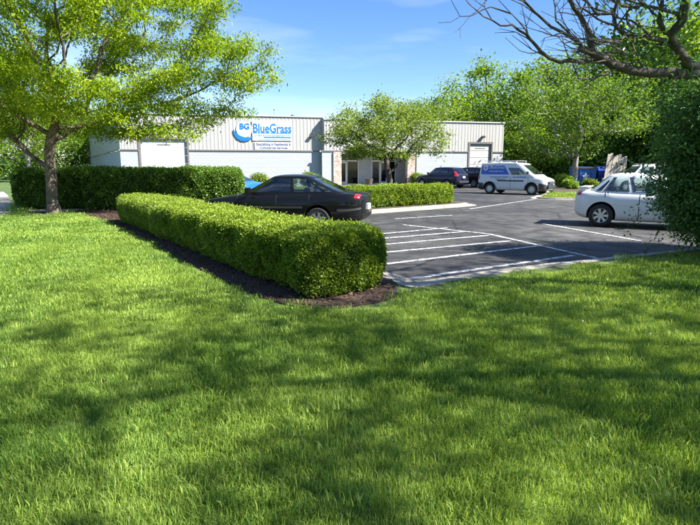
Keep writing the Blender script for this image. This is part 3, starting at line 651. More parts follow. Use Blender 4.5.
def stone():
    m = mat('pier_brick', (.4, .33, .27), .9); n, l = m.node_tree.nodes, m.node_tree.links; p = n['Principled BSDF']
    tc = n.new('ShaderNodeTexCoord'); vo = n.new('ShaderNodeTexVoronoi'); vo.inputs['Scale'].default_value = 6; l.new(tc.outputs['Object'], vo.inputs['Vector'])
    r = n.new('ShaderNodeValToRGB'); e = r.color_ramp.elements; e[0].color = (.30, .20, .15, 1); e[1].color = (.55, .49, .43, 1); l.new(vo.outputs['Color'], r.inputs[0]); l.new(r.outputs[0], p.inputs['Base Color'])
    b = n.new('ShaderNodeBump'); b.inputs['Strength'].default_value = .6; b.inputs['Distance'].default_value = .03; l.new(vo.outputs[0], b.inputs['Height']); b.invert = True; l.new(b.outputs[0], p.inputs['Normal'])
    return m
M['stone'] = stone()
M['trim'] = mat('brown_trim', (.17, .15, .14), .5)
M['white'] = mat('white_paint', (.46, .46, .45), .45, var=.05, scale=2)
M['alu'] = mat('white_door_frame', (.70, .71, .72), .4)
M['glass'] = mat('dark_glass', (.006, .007, .008), .05, spec=.35)
M['rooftar'] = mat('roof_membrane', (.25, .25, .26), .9, var=.2, scale=2)
M['black'] = mat('black_plastic', (.015, .015, .016), .5)
M['dimetal'] = mat('bronze_metal', (.10, .085, .075), .45, metal=.4)
M['steel'] = mat('galvanised', (.5, .5, .5), .35, metal=.8)

BA = Vector(at(120, 151, 42.4)[:2]); BD = (Vector(at(323, 152, 46.0)[:2]) - BA); L1 = BD.length; BR = math.atan2(BD.y, BD.x)
def front(u, v, dy=0.0):
    """local (x, z) on the building's front plane seen at a pixel; dy = metres in front of the wall"""
    d = ray(u, v); n = Vector((math.sin(BR), -math.cos(BR))); o = BA + n * dy
    t = (o.x * n.x + o.y * n.y) / (d[0] * n.x + d[1] * n.y); p = Vector((d[0] * t, d[1] * t)) - o
    return p.x * math.cos(BR) + p.y * math.sin(BR), EYE + d[2] * t
bld = empty('commercial_building', (BA.x, BA.y, 0), BR, label='long single-storey building of pale ribbed metal over painted block, with glazed entrance', cat='building')
X2 = front(503, 150, .7)[0]; BAND, TOPL, TOPR, FW = 3.0, 5.95, 5.72, .7
side_end = Vector(at(87.5, 150, 79)[:2]) - BA; c_, s_ = math.cos(-BR), math.sin(-BR); SE = Vector((side_end.x * c_ - side_end.y * s_, side_end.x * s_ + side_end.y * c_))
DEP = SE.y
# recess of the entrance
E0, E1 = front(330.5, 170, 0)[0], front(417, 170, 0)[0]
gl0, gl1, gl0z = front(139.5, 139)[0], front(186.5, 139)[0], front(160, 139.2)[1]
gr0, gr1, grz = front(470, 144, FW)[0], front(491.5, 144, FW)[0], front(480, 143.8, FW)[1]
# block walls: left section in two pieces round the loading door, then the entrance back wall, then the right section
MB().prism([(0, 0), (gl0, 0), (gl0, .3), (-.1 + .0, .3)], -.1, BAND).build('block_wall', M['block'], bld)
MB().box(gl1, L1, 0, .3, -.1, BAND).build('block_wall', M['block'], bld)
MB().box(L1 - .2, E0 + .3, -FW, -FW + .3, -.1, BAND).build('block_wall', M['block'], bld)
MB().box(E1 - .3, gr0, -FW, -FW + .3, -.1, BAND).build('block_wall', M['block'], bld)
MB().box(gr1, X2, -FW, -FW + .3, -.1, BAND).build('block_wall', M['block'], bld)
sw = Vector((SE.x, SE.y)).normalized(); sp = Vector((sw.y, -sw.x)) * .3     # inward of the side wall
MB().prism([(-.003, .0), (SE.x, SE.y), (SE.x + sp.x, SE.y + sp.y), (sp.x, .31)], -.1, BAND - .002).build('block_wall', M['block'], bld)
MB().box(X2 - .3, X2, -FW + .31, DEP, -.1, TOPR - .05).build('block_wall', M['block'], bld)
RB = 2.2   # entrance back wall depth behind the fascia
ew = [front(341, 170, -RB)[0] - .0, front(358.5, 170, -RB)[0], front(371.5, 170, -RB)[0], front(395.5, 170, -RB)[0]]
yb = RB
MB().box(E0, ew[0] - 1.6, yb, yb + .3, -.1, BAND).build('block_wall', M['block'], bld)
MB().box(ew[1], ew[2], yb, yb + .3, -.1, BAND).build('block_wall', M['block'], bld)
MB().box(ew[3], E1, yb, yb + .3, -.1, BAND).build('block_wall', M['block'], bld)
MB().box(E0 + .001, E1, -FW + .02, yb + .28, BAND - .02, BAND + .05).build('porch_ceiling', M['white'], bld)
MB().box(E0 - .0, E0 + .3, -FW + .31, yb, -.1, BAND - .03).build('porch_wall', M['block'], bld)
MB().box(E1 - .3, E1, -FW + .31, yb, -.1, BAND - .03).build('porch_wall', M['block'], bld)
MB().box(E0 + .3, E1 - .3, -FW - 1.5, yb, -.05, .06).build('porch_step', M['concrete'], bld, bevel=.01)
def glazing(x0, x1, n):
    fr = MB(); H2 = BAND - .06; w = .07
    fr.box(x0, x1, yb - .02, yb + .1, H2 - w, H2); fr.box(x0, x1, yb - .02, yb + .1, 2.2, 2.2 + w); fr.box(x0, x1, yb - .02, yb + .1, .06, .16)
    root = None; xs = [x0 + (x1 - x0) * k / n for k in range(n + 1)]
    for k, x in enumerate(xs):
        a = x if k == 0 else (x - w if k == n else x - w / 2); fr.box(a, a + w, yb - .025, yb + .105, .06, H2)
    root = fr.build('entrance_glazing', M['alu'], bld)
    for a, b in zip(xs, xs[1:]):
        MB().box(a + w * .7, b - w * .7, yb + .03, yb + .05, .17, 2.2).build('pane', M['glass'], root)
        MB().box(a + w * .7, b - w * .7, yb + .03, yb + .05, 2.28, H2 - w).build('pane', M['glass'], root)
    return root, xs, w
g1, xs, w = glazing(ew[0] - 1.6, ew[1], 3)
for k in (1,):
    MB().box(xs[1] + .05, xs[1] + .16, yb - .04, yb + .02, .1, 2.18).box(xs[2] - .16, xs[2] - .05, yb - .04, yb + .02, .1, 2.18).box(xs[1] + .16, xs[2] - .16, yb - .04, yb + .02, 2.04, 2.18).box(xs[1] + .16, xs[2] - .16, yb - .04, yb + .02, .1, .34).build('entrance_door', M['alu'], bld)
g2, xs2, w = glazing(ew[2], ew[3], 3)
MB().box(xs2[1] + .05, xs2[1] + .16, yb - .04, yb + .02, .1, 2.18).box(xs2[2] - .16, xs2[2] - .05, yb - .04, yb + .02, .1, 2.18).box(xs2[1] + .16, xs2[2] - .16, yb - .04, yb + .02, 2.04, 2.18).box(xs2[1] + .16, xs2[2] - .16, yb - .04, yb + .02, .1, .34).build('entrance_door', M['alu'], bld)
for u in (337, 410.5):
    x = front(u, 170, FW - .1)[0]; MB().box(x - .36, x + .36, -FW + .0 - .12, -FW + .5, -.05, BAND - .03).build('brick_pier', M['stone'], bld, bevel=.012)
# ribbed metal panels, 0.9 m each
def panel_mesh(w, z0, z1, th=.05):
    mb = MB(); prof = []; n = 3
    for k in range(n):
        b = w * k / n; p = w / n
        prof += [(b, 0), (b + p * .62, 0), (b + p * .70, -.017), (b + p * .92, -.017)]
    prof += [(w, 0)]; m = len(prof)
    vs = [(x, y, z0) for x, y in prof] + [(x, y, z1) for x, y in prof] + [(x, th, z0) for x, y in prof] + [(x, th, z1) for x, y in prof]
    fs = [(k, k + 1, m + k + 1, m + k) for k in range(m - 1)] + [(2 * m + k, 3 * m + k, 3 * m + k + 1, 2 * m + k + 1) for k in range(m - 1)] + [(m + k, m + k + 1, 3 * m + k + 1, 3 * m + k) for k in range(m - 1)] + [(k, 2 * m + k, 2 * m + k + 1, k + 1) for k in range(m - 1)] + [(0, m, 3 * m, 2 * m), (m - 1, 3 * m - 1, 4 * m - 1, 2 * m - 1 + m - m + 0 + m * 1 if False else 3 * m - 1)]
    fs[-1] = (m - 1, 3 * m - 1, 4 * m - 1, 2 * m - 1)
    return mb.add(vs, fs).mesh('siding_panel', M['siding'])
def panel_row(x0, x1, y, z0, z1, rz=0, origin=(0, 0), wid=.92, skip=None):
    n = round((x1 - x0) / wid); w = (x1 - x0) / n; me = panel_mesh(w - .004, z0, z1)
    for k in range(n):
        o = bpy.data.objects.new('siding_panel', me); link(o, bld); xx = x0 + w * k
        o.location = (origin[0] + math.cos(rz) * xx - math.sin(rz) * y, origin[1] + math.sin(rz) * xx + math.cos(rz) * y, 0); o.rotation_euler = (0, 0, rz)
panel_row(.003, gl0 - .14, .0, BAND + .1, TOPL - .08)
n_ = max(2, round((gl1 - gl0 + .28) / .92)); panel_row(gl0 - .138, gl1 + .138, .0, gl0z + .16, TOPL - .08)
panel_row(gl1 + .142, L1 - .003, .0, BAND + .1, TOPL - .08)
panel_row(L1 + .0, gr0 - .14, -FW, BAND + .1, TOPR - .08)
panel_row(gr0 - .138, gr1 + .138, -FW, grz + .16, TOPR - .08)
panel_row(gr1 + .142, X2, -FW, BAND + .1, TOPR - .08)
sa = math.atan2(-SE.y, -SE.x); panel_row(0, SE.length - .05, 0, BAND + .1, TOPL - .08, sa, (SE.x, SE.y), wid=1.8)
# flashing between block and metal, copings
def strips(x0, x1, y): MB().box(x0, x1, y - .07, y + .06, BAND + .0, BAND + .098).build('flashing', M['trim'], bld)
strips(0, gl0 - .14, 0); strips(gl1 + .14, L1 - .3, 0); strips(L1 - .3, gr0 - .14, -FW); strips(gr1 + .14, X2, -FW)
MB().tube([(SE.x, SE.y, BAND + .05), (-.06, -.05, BAND + .05)], .055, 4).build('flashing', M['trim'], bld)
MB().box(-.05, L1, -.09, .22, TOPL - .078, TOPL + .02).build('coping', M['white'], bld)
MB().box(L1 - .05, X2 + .05, -FW - .09, -FW + .22, TOPR - .078, TOPR + .02).build('coping', M['white'], bld)
MB().tube([(SE.x, SE.y, TOPL - .03), (-.06, -.05, TOPL - .03)], .07, 4).build('coping', M['white'], bld)
MB().box(L1 - .06, L1 - .004, -FW + .06, .3, BAND + .1, TOPL - .1).build('return_panel', M['siding'], bld)
MB().prism([(.1, .2), (L1, .2), (L1, -FW + .2), (X2 - .1, -FW + .2), (X2 - .1, DEP), (SE.x + .2, SE.y)], TOPR - .42, TOPR - .30).build('roof', M['rooftar'], bld)
def garage(x0, x1, z1, y):
    root = MB().box(x0 - .14, x0, y - .06, y + .3, -.05, z1 + .14).box(x1, x1 + .14, y - .06, y + .3, -.05, z1 + .14).box(x0, x1, y - .06, y + .3, z1, z1 + .14).build('garage_door', M['trim'], bld)
    n = 6; h = (z1 - .02) / n; me = MB().box(x0 + .01, x1 - .01, y + .1, y + .16, .008, h - .008).mesh('door_panel', M['white'], bevel=.015)
    for k in range(n):
        o = bpy.data.objects.new('door_panel', me); link(o, root); o.location = (0, 0, .02 + h * k)
    xm = (x0 + x1) / 2; MB().box(xm - .5, xm + .5, y + .085, y + .097, h * 5 + .2, h * 5 + .27).build('door_label', M['trim'], root)
    return root
garage(gl0, gl1, gl0z, 0); garage(gr0, gr1, grz, -FW)
# side wall window and roof bits (things standing on the roof)
def world_of(x, y, z): c, s = math.cos(BR), math.sin(BR); return (BA.x + x * c - y * s, BA.y + x * s + y * c, z)
vx = front(275, 119)[0]; o = empty('vent_pipe', world_of(vx, .6, TOPR - .3), BR, label='thin metal pipe sticking up from the roof above the sign', cat='pipe')
MB().tube([(0, 0, 0), (0, 0, 1.05)], .035, 8).build('pipe', M['steel'], o); MB().tube([(0, 0, 1.05), (0, 0, 1.12)], .06, 8).build('cap', M['dimetal'], o)
vx = front(294, 119)[0]; o = empty('roof_vent', world_of(vx, .9, TOPR - .3), BR, label='small black vent on the roof edge to the right of the sign', cat='vent')
MB().tube([(0, 0, 0), (0, 0, .55)], .09, 10).build('neck', M['black'], o); MB().lathe([(.0, .5), (.19, .5), (.21, .62), (.15, .72), (0, .74)], 14, 'z').build('hood', M['black'], o, smooth=40)
def wall_light(u, v, dy, lab):
    x, z = front(u, v, dy); o = empty('wall_light', world_of(x, -dy, z), BR, label=lab, cat='light', group='wall lights on the building')
    MB().box(-.1, .1, -.10, -.046, -.12, .12).build('back_plate', M['dimetal'], o, bevel=.01)
    MB().tube([(0, -.08, .02), (0, -.15, .05)], .03, 8).build('arm', M['dimetal'], o)
    MB().add([(-.14, -.13, -.02), (.14, -.13, -.02), (.14, -.13, .12), (-.14, -.13, .12), (-.17, -.27, -.09), (.17, -.27, -.09), (.17, -.29, .07), (-.17, -.29, .07)], [(0, 1, 2, 3), (4, 7, 6, 5), (0, 4, 5, 1), (3, 2, 6, 7), (0, 3, 7, 4), (1, 5, 6, 2)]).build('lamp_head', M['dimetal'], o, bevel=.015)
wall_light(163, 130, 0, 'bronze floodlight above the left garage door'); wall_light(311, 136.5, 0, 'bronze floodlight right of the blue sign'); wall_light(482.5, 137, FW, 'bronze floodlight above the right garage door')
# signs
M['blue'] = mat('sign_blue', (.01, .16, .55), .4); M['lblue'] = mat('sign_light_blue', (.03, .30, .62), .4); M['navy'] = mat('sign_navy', (.02, .05, .16), .5); M['signwhite'] = mat('sign_white', (.58, .58, .575), .4)
def text(body, name, size, m, parent, loc, width=None, ext=.006, rot=(math.pi / 2, 0, 0), off=0, shear=0):
    c = bpy.data.curves.new(name, 'FONT'); c.body = body; c.size = size; c.extrude = ext; c.offset = off; c.shear = shear; c.materials.append(m); c.resolution_u = 3
    o = bpy.data.objects.new(name, c); link(o, parent); o.location = loc; o.rotation_euler = rot
    bpy.context.view_layer.update()
    sx = width / max(.01, o.dimensions.x) if width else 1
    me = bpy.data.meshes.new_from_object(o); me.name = name; me.transform(Matrix.Diagonal((sx, 1, 1, 1))); bpy.data.objects.remove(o)
    o = bpy.data.objects.new(name, me); link(o, parent); o.location = loc; o.rotation_euler = rot
    return o
def smudge(n, x0, x1, z0, z1, y, m, parent, name='fine_print', seed=1):
    """a line of print too small to read in the photograph: uneven strokes"""
    rr = random.Random(seed); mb = MB(); x = x0
    while x < x1 - .02:
        w = rr.uniform(.35, .8) * (z1 - z0)
        if rr.random() < .14: x += w * .8; continue
        k = rr.choice((0, 0, 1)); mb.box(x, min(x + w * .35, x1), y - .004, y, z0, z1 - (.0 if k else (z1 - z0) * .3)); mb.box(x + w * .35, min(x + w, x1), y - .004, y, z0 + (z1 - z0) * rr.choice((0, .35)), z0 + (z1 - z0) * rr.choice((.6, .75))); x += w * 1.35
    return tag(mb.build(name, m, parent), kind='stuff')
sx0, sz1 = front(252, 120.5, .06); sx1, sz0 = front(292, 141, .06)
sg = empty('company_sign', world_of(sx0, -.052, sz0), BR, label='white wall sign with large blue BlueGrass lettering and blue swoosh emblem', cat='sign')
SW, SH = sx1 - sx0, sz1 - sz0
MB().box(-.02, SW, -.03, 0, 0, SH).build('panel', M['signwhite'], sg, bevel=.006)
text('BlueGrass', 'lettering', 1.02, M['blue'], sg, (.02, -.036, SH * .42), SW * .97, off=.022)
MB().box(.05, SW * .97, -.036, -.031, SH * .36, SH * .395).build('underline', M['blue'], sg)
MB().box(SW * .28, SW * .98, -.036, -.031, SH * .135, SH * .195).build('stripe', M['blue'], sg)
smudge(0, SW * .05, SW * .95, SH * .215, SH * .32, -.031, M['lblue'], sg, seed=3); smudge(0, SW * .16, SW * .95, SH * .03, SH * .095, -.031, M['lblue'], sg, seed=4)
ex, ez = front(244, 130.5, .06); ex -= sx0; ez -= sz0
em = MB(); n = 30; rO = .88; vs, fs = [], []
for k in range(n + 1):
    a = R(175 + 150 * k / n); th = .05 + .25 * math.sin(math.pi * k / n) ; vs += [(ex + rO * math.cos(a), -.04, ez + rO * math.sin(a) * 1.0), (ex + (rO - th) * math.cos(a), -.04, ez + (rO - th) * math.sin(a) + th * .25)]
    if k: fs.append((2 * k - 2, 2 * k, 2 * k + 1, 2 * k - 1))
v2 = [(x, -.012, z) for x, y, z in vs]; m_ = len(vs)
em.add(vs + v2, fs + [(a + m_, d + m_, c + m_, b + m_) for a, b, c, d in fs] + [(2 * k, 2 * k + m_, 2 * k + 2 + m_, 2 * k + 2) for k in range(n)] + [(2 * k + 1, 2 * k + 3, 2 * k + 3 + m_, 2 * k + 1 + m_) for k in range(n)]).build('emblem_swoosh', M['blue'], sg)
MB().lathe([(0, -.011), (.66, -.011), (.66, -.001), (0, -.001)], 30, 'y', (ex + .02, 0, ez + .1)).build('emblem_disc', M['signwhite'], sg)
text('BG', 'emblem_letters', .66, M['blue'], sg, (ex - .36, -.03, ez + .12), .78, off=.02)
tx0, tz1 = front(254.5, 141.8, .06); tx1, tz0 = front(292.3, 150.2, .06)
sb = empty('services_sign', world_of(tx0, -.052, tz0), BR, label='smaller white sign with two lines of dark print below the blue lettering', cat='sign')
SW2, SH2 = tx1 - tx0, tz1 - tz0
MB().box(0, SW2, -.03, 0, 0, SH2).build('panel', M['signwhite'], sb, bevel=.006)
text('Specializing in Residential &', 'lettering', .3, M['navy'], sb, (SW2 * .04, -.034, SH2 * .57), SW2 * .92, off=.004)
text('Commercial Services', 'lettering', .3, M['navy'], sb, (SW2 * .13, -.034, SH2 * .14), SW2 * .74, off=.004)
# planter boxes by the entrance
for u, lab in ((369, 'dark round planter between the two entrance windows'), (405.5, 'dark round planter beside the right brick pier')):
    x, z = front(u, 186, .4); o = empty('planter', world_of(x, -.4, .06), BR, label=lab, cat='planter', group='planters at the entrance')
    MB().lathe([(0, 0), (.24, 0), (.36, .55), (.38, .6), (.33, .6), (.30, .5), (0, .5)], 16, 'z').build('pot', M['bark_dark'], o, smooth=40)
    MB().lathe([(0, .5), (.29, .5), (.22, .58), (0, .62)], 12, 'z').build('soil', M['mulch'], o, smooth=40)
# foundation shrubs
for u, v, Y, r_, h_, lab in ((258, 186, 40.5, .9, .62, 'rounded bright shrub against the block wall behind the blue car'), (312, 186, 42.5, .9, .66, 'rounded bright shrub at the wall left of the entrance'), (285, 186, 41.5, .9, .5, 'low bright shrub between the two rounded ones at the wall'), (418, 186, 46.6, .75, .62, 'rounded shrub right of the brick pier'), (436, 186, 47, .8, .5, 'low shrub behind the parked dark cars')):
    x, y = at(u, v, Y)[:2]; shrub('foundation_shrub', lab, (x, y), (r_, r_ * .8, h_), 3800, .12, .08, M['boxwood'], int(u), stems=4, group='shrubs along the building', z0=.0)
sheet('entrance_lawn', [world_of(x, y, 0)[:2] for x, y in ((front(205, 186, 2)[0], -.3), (front(330, 186, 2)[0], -.9), (E1 - .2, -2.3), (front(440, 186, 2)[0], -.8), (front(440, 186, 2)[0], -2.6), (E1, -3.6), (E0 - 1, -3.2), (front(205, 186, 2)[0], -2.2))], .05, M['field'], skirt=-.03)

# ------------------------------------------------------------------ vehicles
def carpaint(name, col, metal=.0, rough=.4, coat=.45): return mat(name, col, rough, metal=metal, coat=coat, spec=.12)
M['tyre'] = mat('tyre_rubber', (.018, .018, .019), .8, var=.2, scale=20); M['rim'] = mat('wheel_alloy', (.55, .56, .57), .35, metal=.7)
M['lens_red'] = mat('tail_lens', (.38, .012, .012), .15, coat=1); M['lens_clear'] = mat('head_lens', (.62, .64, .66), .12, coat=1); M['trimblack'] = mat('bumper_plastic', (.028, .029, .031), .6)

def clear_glass():
    m = bpy.data.materials.new('car_glass'); m.use_nodes = True; n, l = m.node_tree.nodes, m.node_tree.links; n.remove(n['Principled BSDF'])
    t = n.new('ShaderNodeBsdfTransparent'); t.inputs[0].default_value = (.66, .74, .70, 1); g = n.new('ShaderNodeBsdfGlossy'); g.inputs['Roughness'].default_value = .02; g.inputs[0].default_value = (1, 1, 1, 1)
    lw = n.new('ShaderNodeFresnel'); lw.inputs[0].default_value = 1.6; ad = n.new('ShaderNodeMath'); ad.operation = 'MULTIPLY_ADD'; ad.inputs[1].default_value = 1.3; ad.inputs[2].default_value = .04; l.new(lw.outputs[0], ad.inputs[0])
    mx = n.new('ShaderNodeMixShader'); l.new(ad.outputs[0], mx.inputs[0]); l.new(t.outputs[0], mx.inputs[1]); l.new(g.outputs[0], mx.inputs[2]); l.new(mx.outputs[0], n['Material Output'].inputs[0]); return m
M['carglass'] = clear_glass(); M['interior'] = mat('car_interior', (.03, .03, .032), .8); M['seam'] = mat('panel_gap', (.008, .008, .008), .9); M['plate'] = mat('number_plate', (.62, .64, .66), .5)
def pchip(x, y):
    x, y = np.array(x, float), np.array(y, float); h = np.diff(x); dl = np.diff(y) / h; m = np.zeros(len(x)); m[0], m[-1] = dl[0], dl[-1]
    for i in range(1, len(x) - 1): m[i] = 0 if dl[i - 1] * dl[i] <= 0 else 2 * dl[i - 1] * dl[i] / (dl[i - 1] + dl[i])
    def f(q):
        q = np.clip(q, x[0], x[-1]); i = np.clip(np.searchsorted(x, q, side='right') - 1, 0, len(x) - 2); t = (q - x[i]) / h[i]
        return (2*t**3-3*t**2+1)*y[i] + (t**3-2*t**2+t)*h[i]*m[i] + (-2*t**3+3*t**2)*y[i+1] + (t**3-t**2)*h[i]*m[i+1]
    return f
def grid_mesh(mb, P):
    n, m = P.shape[:2]; mb.add(P.reshape(-1, 3), [(i * m + k, i * m + k + 1, (i + 1) * m + k + 1, (i + 1) * m + k) for i in range(n - 1) for k in range(m - 1)]); return mb
class Car:
    def __init__(s, name, label, cat, loc, heading, st, gh, paint, axles, wr, group=None, bowf=.16, bowr=.10, rimstyle=7):
        s.root = empty(name, (loc[0], loc[1], 0.002), math.atan2(heading[1], heading[0]), label=label, cat=cat, group=group); s.paint = paint
        st = sorted(st); X = [q[0] for q in st]; s.x0, s.x1 = X[0], X[-1]
        s.fw, s.fb, s.ft = (pchip(X, [q[k] for q in st]) for k in (1, 2, 3)); s.bf, s.br = bowf, bowr
        pr = [(0, 0), (.78, 0), (.92, .05), (.985, .22), (1.0, .42), (1.0, .58), (.985, .76), (.94, .90), (.84, .975), (.5, 1.0), (0, 1.015)]
        tt = np.linspace(0, 1, len(pr)); s.py, s.pz = pchip(tt, [a for a, b in pr]), pchip(tt, [b for a, b in pr]); s.gh = gh; s.wr = wr
        # body with wheel arches cut
        xs = np.r_[np.linspace(s.x0, s.x0 + .5, 10), np.linspace(s.x0 + .5, s.x1 - .5, 26)[1:-1], np.linspace(s.x1 - .5, s.x1, 10)]; ps = np.r_[np.linspace(0, 1, 25)]
        half = s.surf(*np.meshgrid(xs, ps, indexing='ij')); full = np.concatenate([half, half[:, -2:0:-1] * np.array([1, -1, 1])], axis=1); n, m = full.shape[:2]
        mb = MB(); mb.add(full.reshape(-1, 3), [(i * m + k, i * m + (k + 1) % m, (i + 1) * m + (k + 1) % m, (i + 1) * m + k) for i in range(n - 1) for k in range(m)] + [tuple(range(m)), tuple((n - 1) * m + k for k in range(m))])
        body = mb.build('body', paint, s.root); cut = MB(); W = float(s.fw(0))
        ra = wr * 1.16
        for ax in axles:
            for sd in (-1, 1):
                cut.lathe([(0, sd * (W - .34)), (ra, sd * (W - .34)), (ra, sd * (W + .3)), (0, sd * (W + .3))], 32, 'y', (ax, 0, wr + .015))
        bmc = bmesh.new(); tmp = bpy.data.meshes.new('cut'); tmp.from_pydata(cut.v, [], cut.f); bmc.from_mesh(tmp); bmesh.ops.remove_doubles(bmc, verts=bmc.verts, dist=1e-5); bmesh.ops.recalc_face_normals(bmc, faces=bmc.faces); bmc.to_mesh(tmp); bmc.free()
        co = bpy.data.objects.new('cut', tmp); COL.objects.link(co); co.parent = s.root
        md = body.modifiers.new('arch', 'BOOLEAN'); md.operation = 'DIFFERENCE'; md.object = co; md.solver = 'EXACT'
        bpy.context.view_layer.update(); me = bpy.data.meshes.new_from_object(body.evaluated_get(bpy.context.evaluated_depsgraph_get())); body.modifiers.clear(); body.data = me; me.name = 'body'
        bpy.data.objects.remove(co)
        if len(me.materials) < 2: me.materials.append(M['seam'])
        for p in me.polygons:
            c = p.center
            for ax in axles:
                rr = math.hypot(c.x - ax, c.z - wr - .015)
                if rr < ra + .004 and (abs(c.y) < W - .30 or abs(rr - ra) < .03 and abs(p.normal.y) < .35): p.material_index = 1
        me.polygons.foreach_set('use_smooth', [True] * len(me.polygons)); me.set_sharp_from_angle(angle=R(38))
        for ax in axles:
            for sd in (-1, 1): s.wheel(ax, sd * (W - .115), sd, rimstyle)
        s.wins = []
    def finish(s, seats=((.05, .36), (.05, -.36), (-.85, .36), (-.85, -.36))):
        g_ = s.gh
        # cabin shell with window openings
        ths = np.linspace(0, 2 * np.pi, 240, endpoint=False); tsn = np.unique(np.round(np.r_[-.12, np.linspace(0, 1, 15), [w[3] for w in s.wins], [w[4] for w in s.wins]], 4)); rows = []
        for t in tsn: rows.append(s.ring(ths, t))
        roofrows = [s.roofring(ths, q) for q in (.985, .94, .86, .7, .5, .25, .02)]
        full = np.array(rows + roofrows); n, m = full.shape[:2]; mb = MB()
        def is_open(i, k):
            if i + 1 >= len(tsn): return False
            for (kind, u0, u1, t0, t1, u0t, u1t) in s.wins:
                if not (t0 - 1e-6 <= tsn[i] and tsn[i + 1] <= t1 + 1e-6): continue
                ok = True
                for ii, kk in ((i, k), (i, (k + 1) % m), (i + 1, k), (i + 1, (k + 1) % m)):
                    t = tsn[ii]; xc, a, b = s.plan(t); p = full[ii, kk]; U, V_ = (p[0] - xc) / a, p[1] / b; f = (t - t0) / (t1 - t0); lo, hi = u0 + (u0t - u0) * f, u1 + (u1t - u1) * f
                    if kind == 'side': ok &= abs(V_) > .8 and lo - .004 <= U <= hi + .004 and abs(U) < .9
                    elif kind == 'front': ok &= U > .8 and lo <= V_ <= hi
                    else: ok &= U < -.8 and lo <= V_ <= hi
                if ok: return True
            return False
        mb.add(full.reshape(-1, 3), [(i * m + k, i * m + (k + 1) % m, (i + 1) * m + (k + 1) % m, (i + 1) * m + k) for i in range(n - 1) for k in range(m) if not is_open(i, k)] + [tuple((n - 1) * m + k for k in range(m))])
        cab = mb.build('cabin', s.paint, s.root, smooth=50)
        me = cab.data; me.validate()
        ins = MB(); zf = g_['zb'] + .02
        ins.box(g_['xD'] + .25, g_['xA'] - .3, -g_['wb'] + .07, g_['wb'] - .07, zf - .03, zf + .012); ins.build('interior', M['interior'], s.root)
        for x, y in seats:
            MB().box(x - .09, x + .06, y - .22, y + .22, zf, zf + .16).build('seat_back', M['interior'], s.root, bevel=.03); MB().box(x - .10, x - .01, y - .12, y + .12, zf + .17, zf + .30).build('headrest', M['interior'], s.root, bevel=.03)
        st_ = MB(); st_.tube([(g_['xA'] - .52, .36 + .17 * math.cos(a), zf + .02 + .15 * math.sin(a)) for a in np.linspace(-.3, math.pi + .3, 14)], .014, 6); st_.build('steering_wheel', M['interior'], s.root)
    def surf(s, x, p, off=0.0):
        w, zb, zt = s.fw(x), s.fb(x), s.ft(x); y = w * s.py(p); z = zb + (zt - zb) * s.pz(p)
        ef = np.clip((x - (s.x1 - .9)) / .9, 0, 1) ** 1.5; er = np.clip(((s.x0 + .7) - x) / .7, 0, 1) ** 1.5
        q = np.abs(y / .9) ** 2.4; return np.stack([x - ef * s.bf * q + er * s.br * q, y, z], -1)
    def surf_off(s, x, p, off):
        e = 1e-3; P = s.surf(x, p); du = s.surf(x + e, p) - s.surf(x - e, p); dv = s.surf(x, p + e) - s.surf(x, p - e); n = np.cross(dv, du); n /= np.linalg.norm(n, axis=-1, keepdims=True) + 1e-12
        sg = np.sign((n * (P - np.array([0, 0, .55]))).sum(-1, keepdims=True)); return P + n * sg * off
    def patch(s, name, m, xa, xb, pa, pb, sides=(-1, 1), off=.006, nx=8, npp=6, parent=None, label=None):
        out = []
        for sd in sides:
            X, P_ = np.meshgrid(np.linspace(xa, xb, nx), np.linspace(pa, pb, npp), indexing='ij')
            o_ = s.surf_off(X, P_, off); i_ = s.surf_off(X, P_, -.01)
            for A in (o_, i_): A[..., 1] *= sd
            mb = MB(); grid_mesh(mb, o_); b = len(mb.v); mb.v += [tuple(q) for q in i_.reshape(-1, 3)]
            idx = [k * npp for k in range(nx)] + [(nx - 1) * npp + k for k in range(1, npp)] + [k * npp + npp - 1 for k in range(nx - 2, -1, -1)] + [k for k in range(npp - 2, 0, -1)]
            for a, c in zip(idx, idx[1:] + idx[:1]): mb.f.append((a, c, c + b, a + b))
            out.append(mb.build(name, m, parent or s.root, smooth=40))
        return out
    def plan(s, t):
        g = s.gh; f = lambda a, b: a + (b - a) * t
        xf, xr = f(g['xA'], g['xB']), f(g['xD'], g['xC']); b = g['wb'] + (g['wr'] - g['wb']) * np.maximum(t, 0) ** 1.25; return (xf + xr) / 2, (xf - xr) / 2, b
    def zt(s, x, t):
        g = s.gh; xm = (g['xB'] + g['xC']) / 2; return g['zb'] + g.get('rise', 0) * (g['xA'] - x) / (g['xA'] - g['xD']) * (1 - t) + (g['zr'] - g['zb']) * t - g.get('arc', .05) * ((x - xm) / 1.0) ** 2 * max(t, 0)
    def ring(s, th, t):
        xc, a, b = s.plan(t); n = s.gh.get('n', 7); c, si = np.cos(th), np.sin(th); k = (np.abs(c) ** n + np.abs(si) ** n) ** (-1 / n); x = xc + a * k * c; return np.stack([x, b * k * si, s.zt(x, t)], -1)
    def roofring(s, th, q):
        P = s.ring(th, 1.0); xc = s.plan(1)[0]; P = P.copy(); P[..., 0] = xc + (P[..., 0] - xc) * q; P[..., 1] *= q; P[..., 2] = s.zt(P[..., 0], 1.0) + .055 * (1 - q ** 3) ** .8; return P
    def cab(s, kind, u, t, off):
        """point on the cabin: side (u along, -1 rear .. 1 front) or front / rear screens (u across)"""
        xc, a, b = s.plan(t); n = s.gh.get('n', 7); q = (1 - np.abs(u) ** n) ** (1 / n)
        if kind == 'side': x, y = xc + a * u, b * q + off
        elif kind == 'front': x, y = xc + a * q + off, b * u
        else: x, y = xc - a * q - off, b * u
        return np.stack([x, y, s.zt(x, t)], -1)
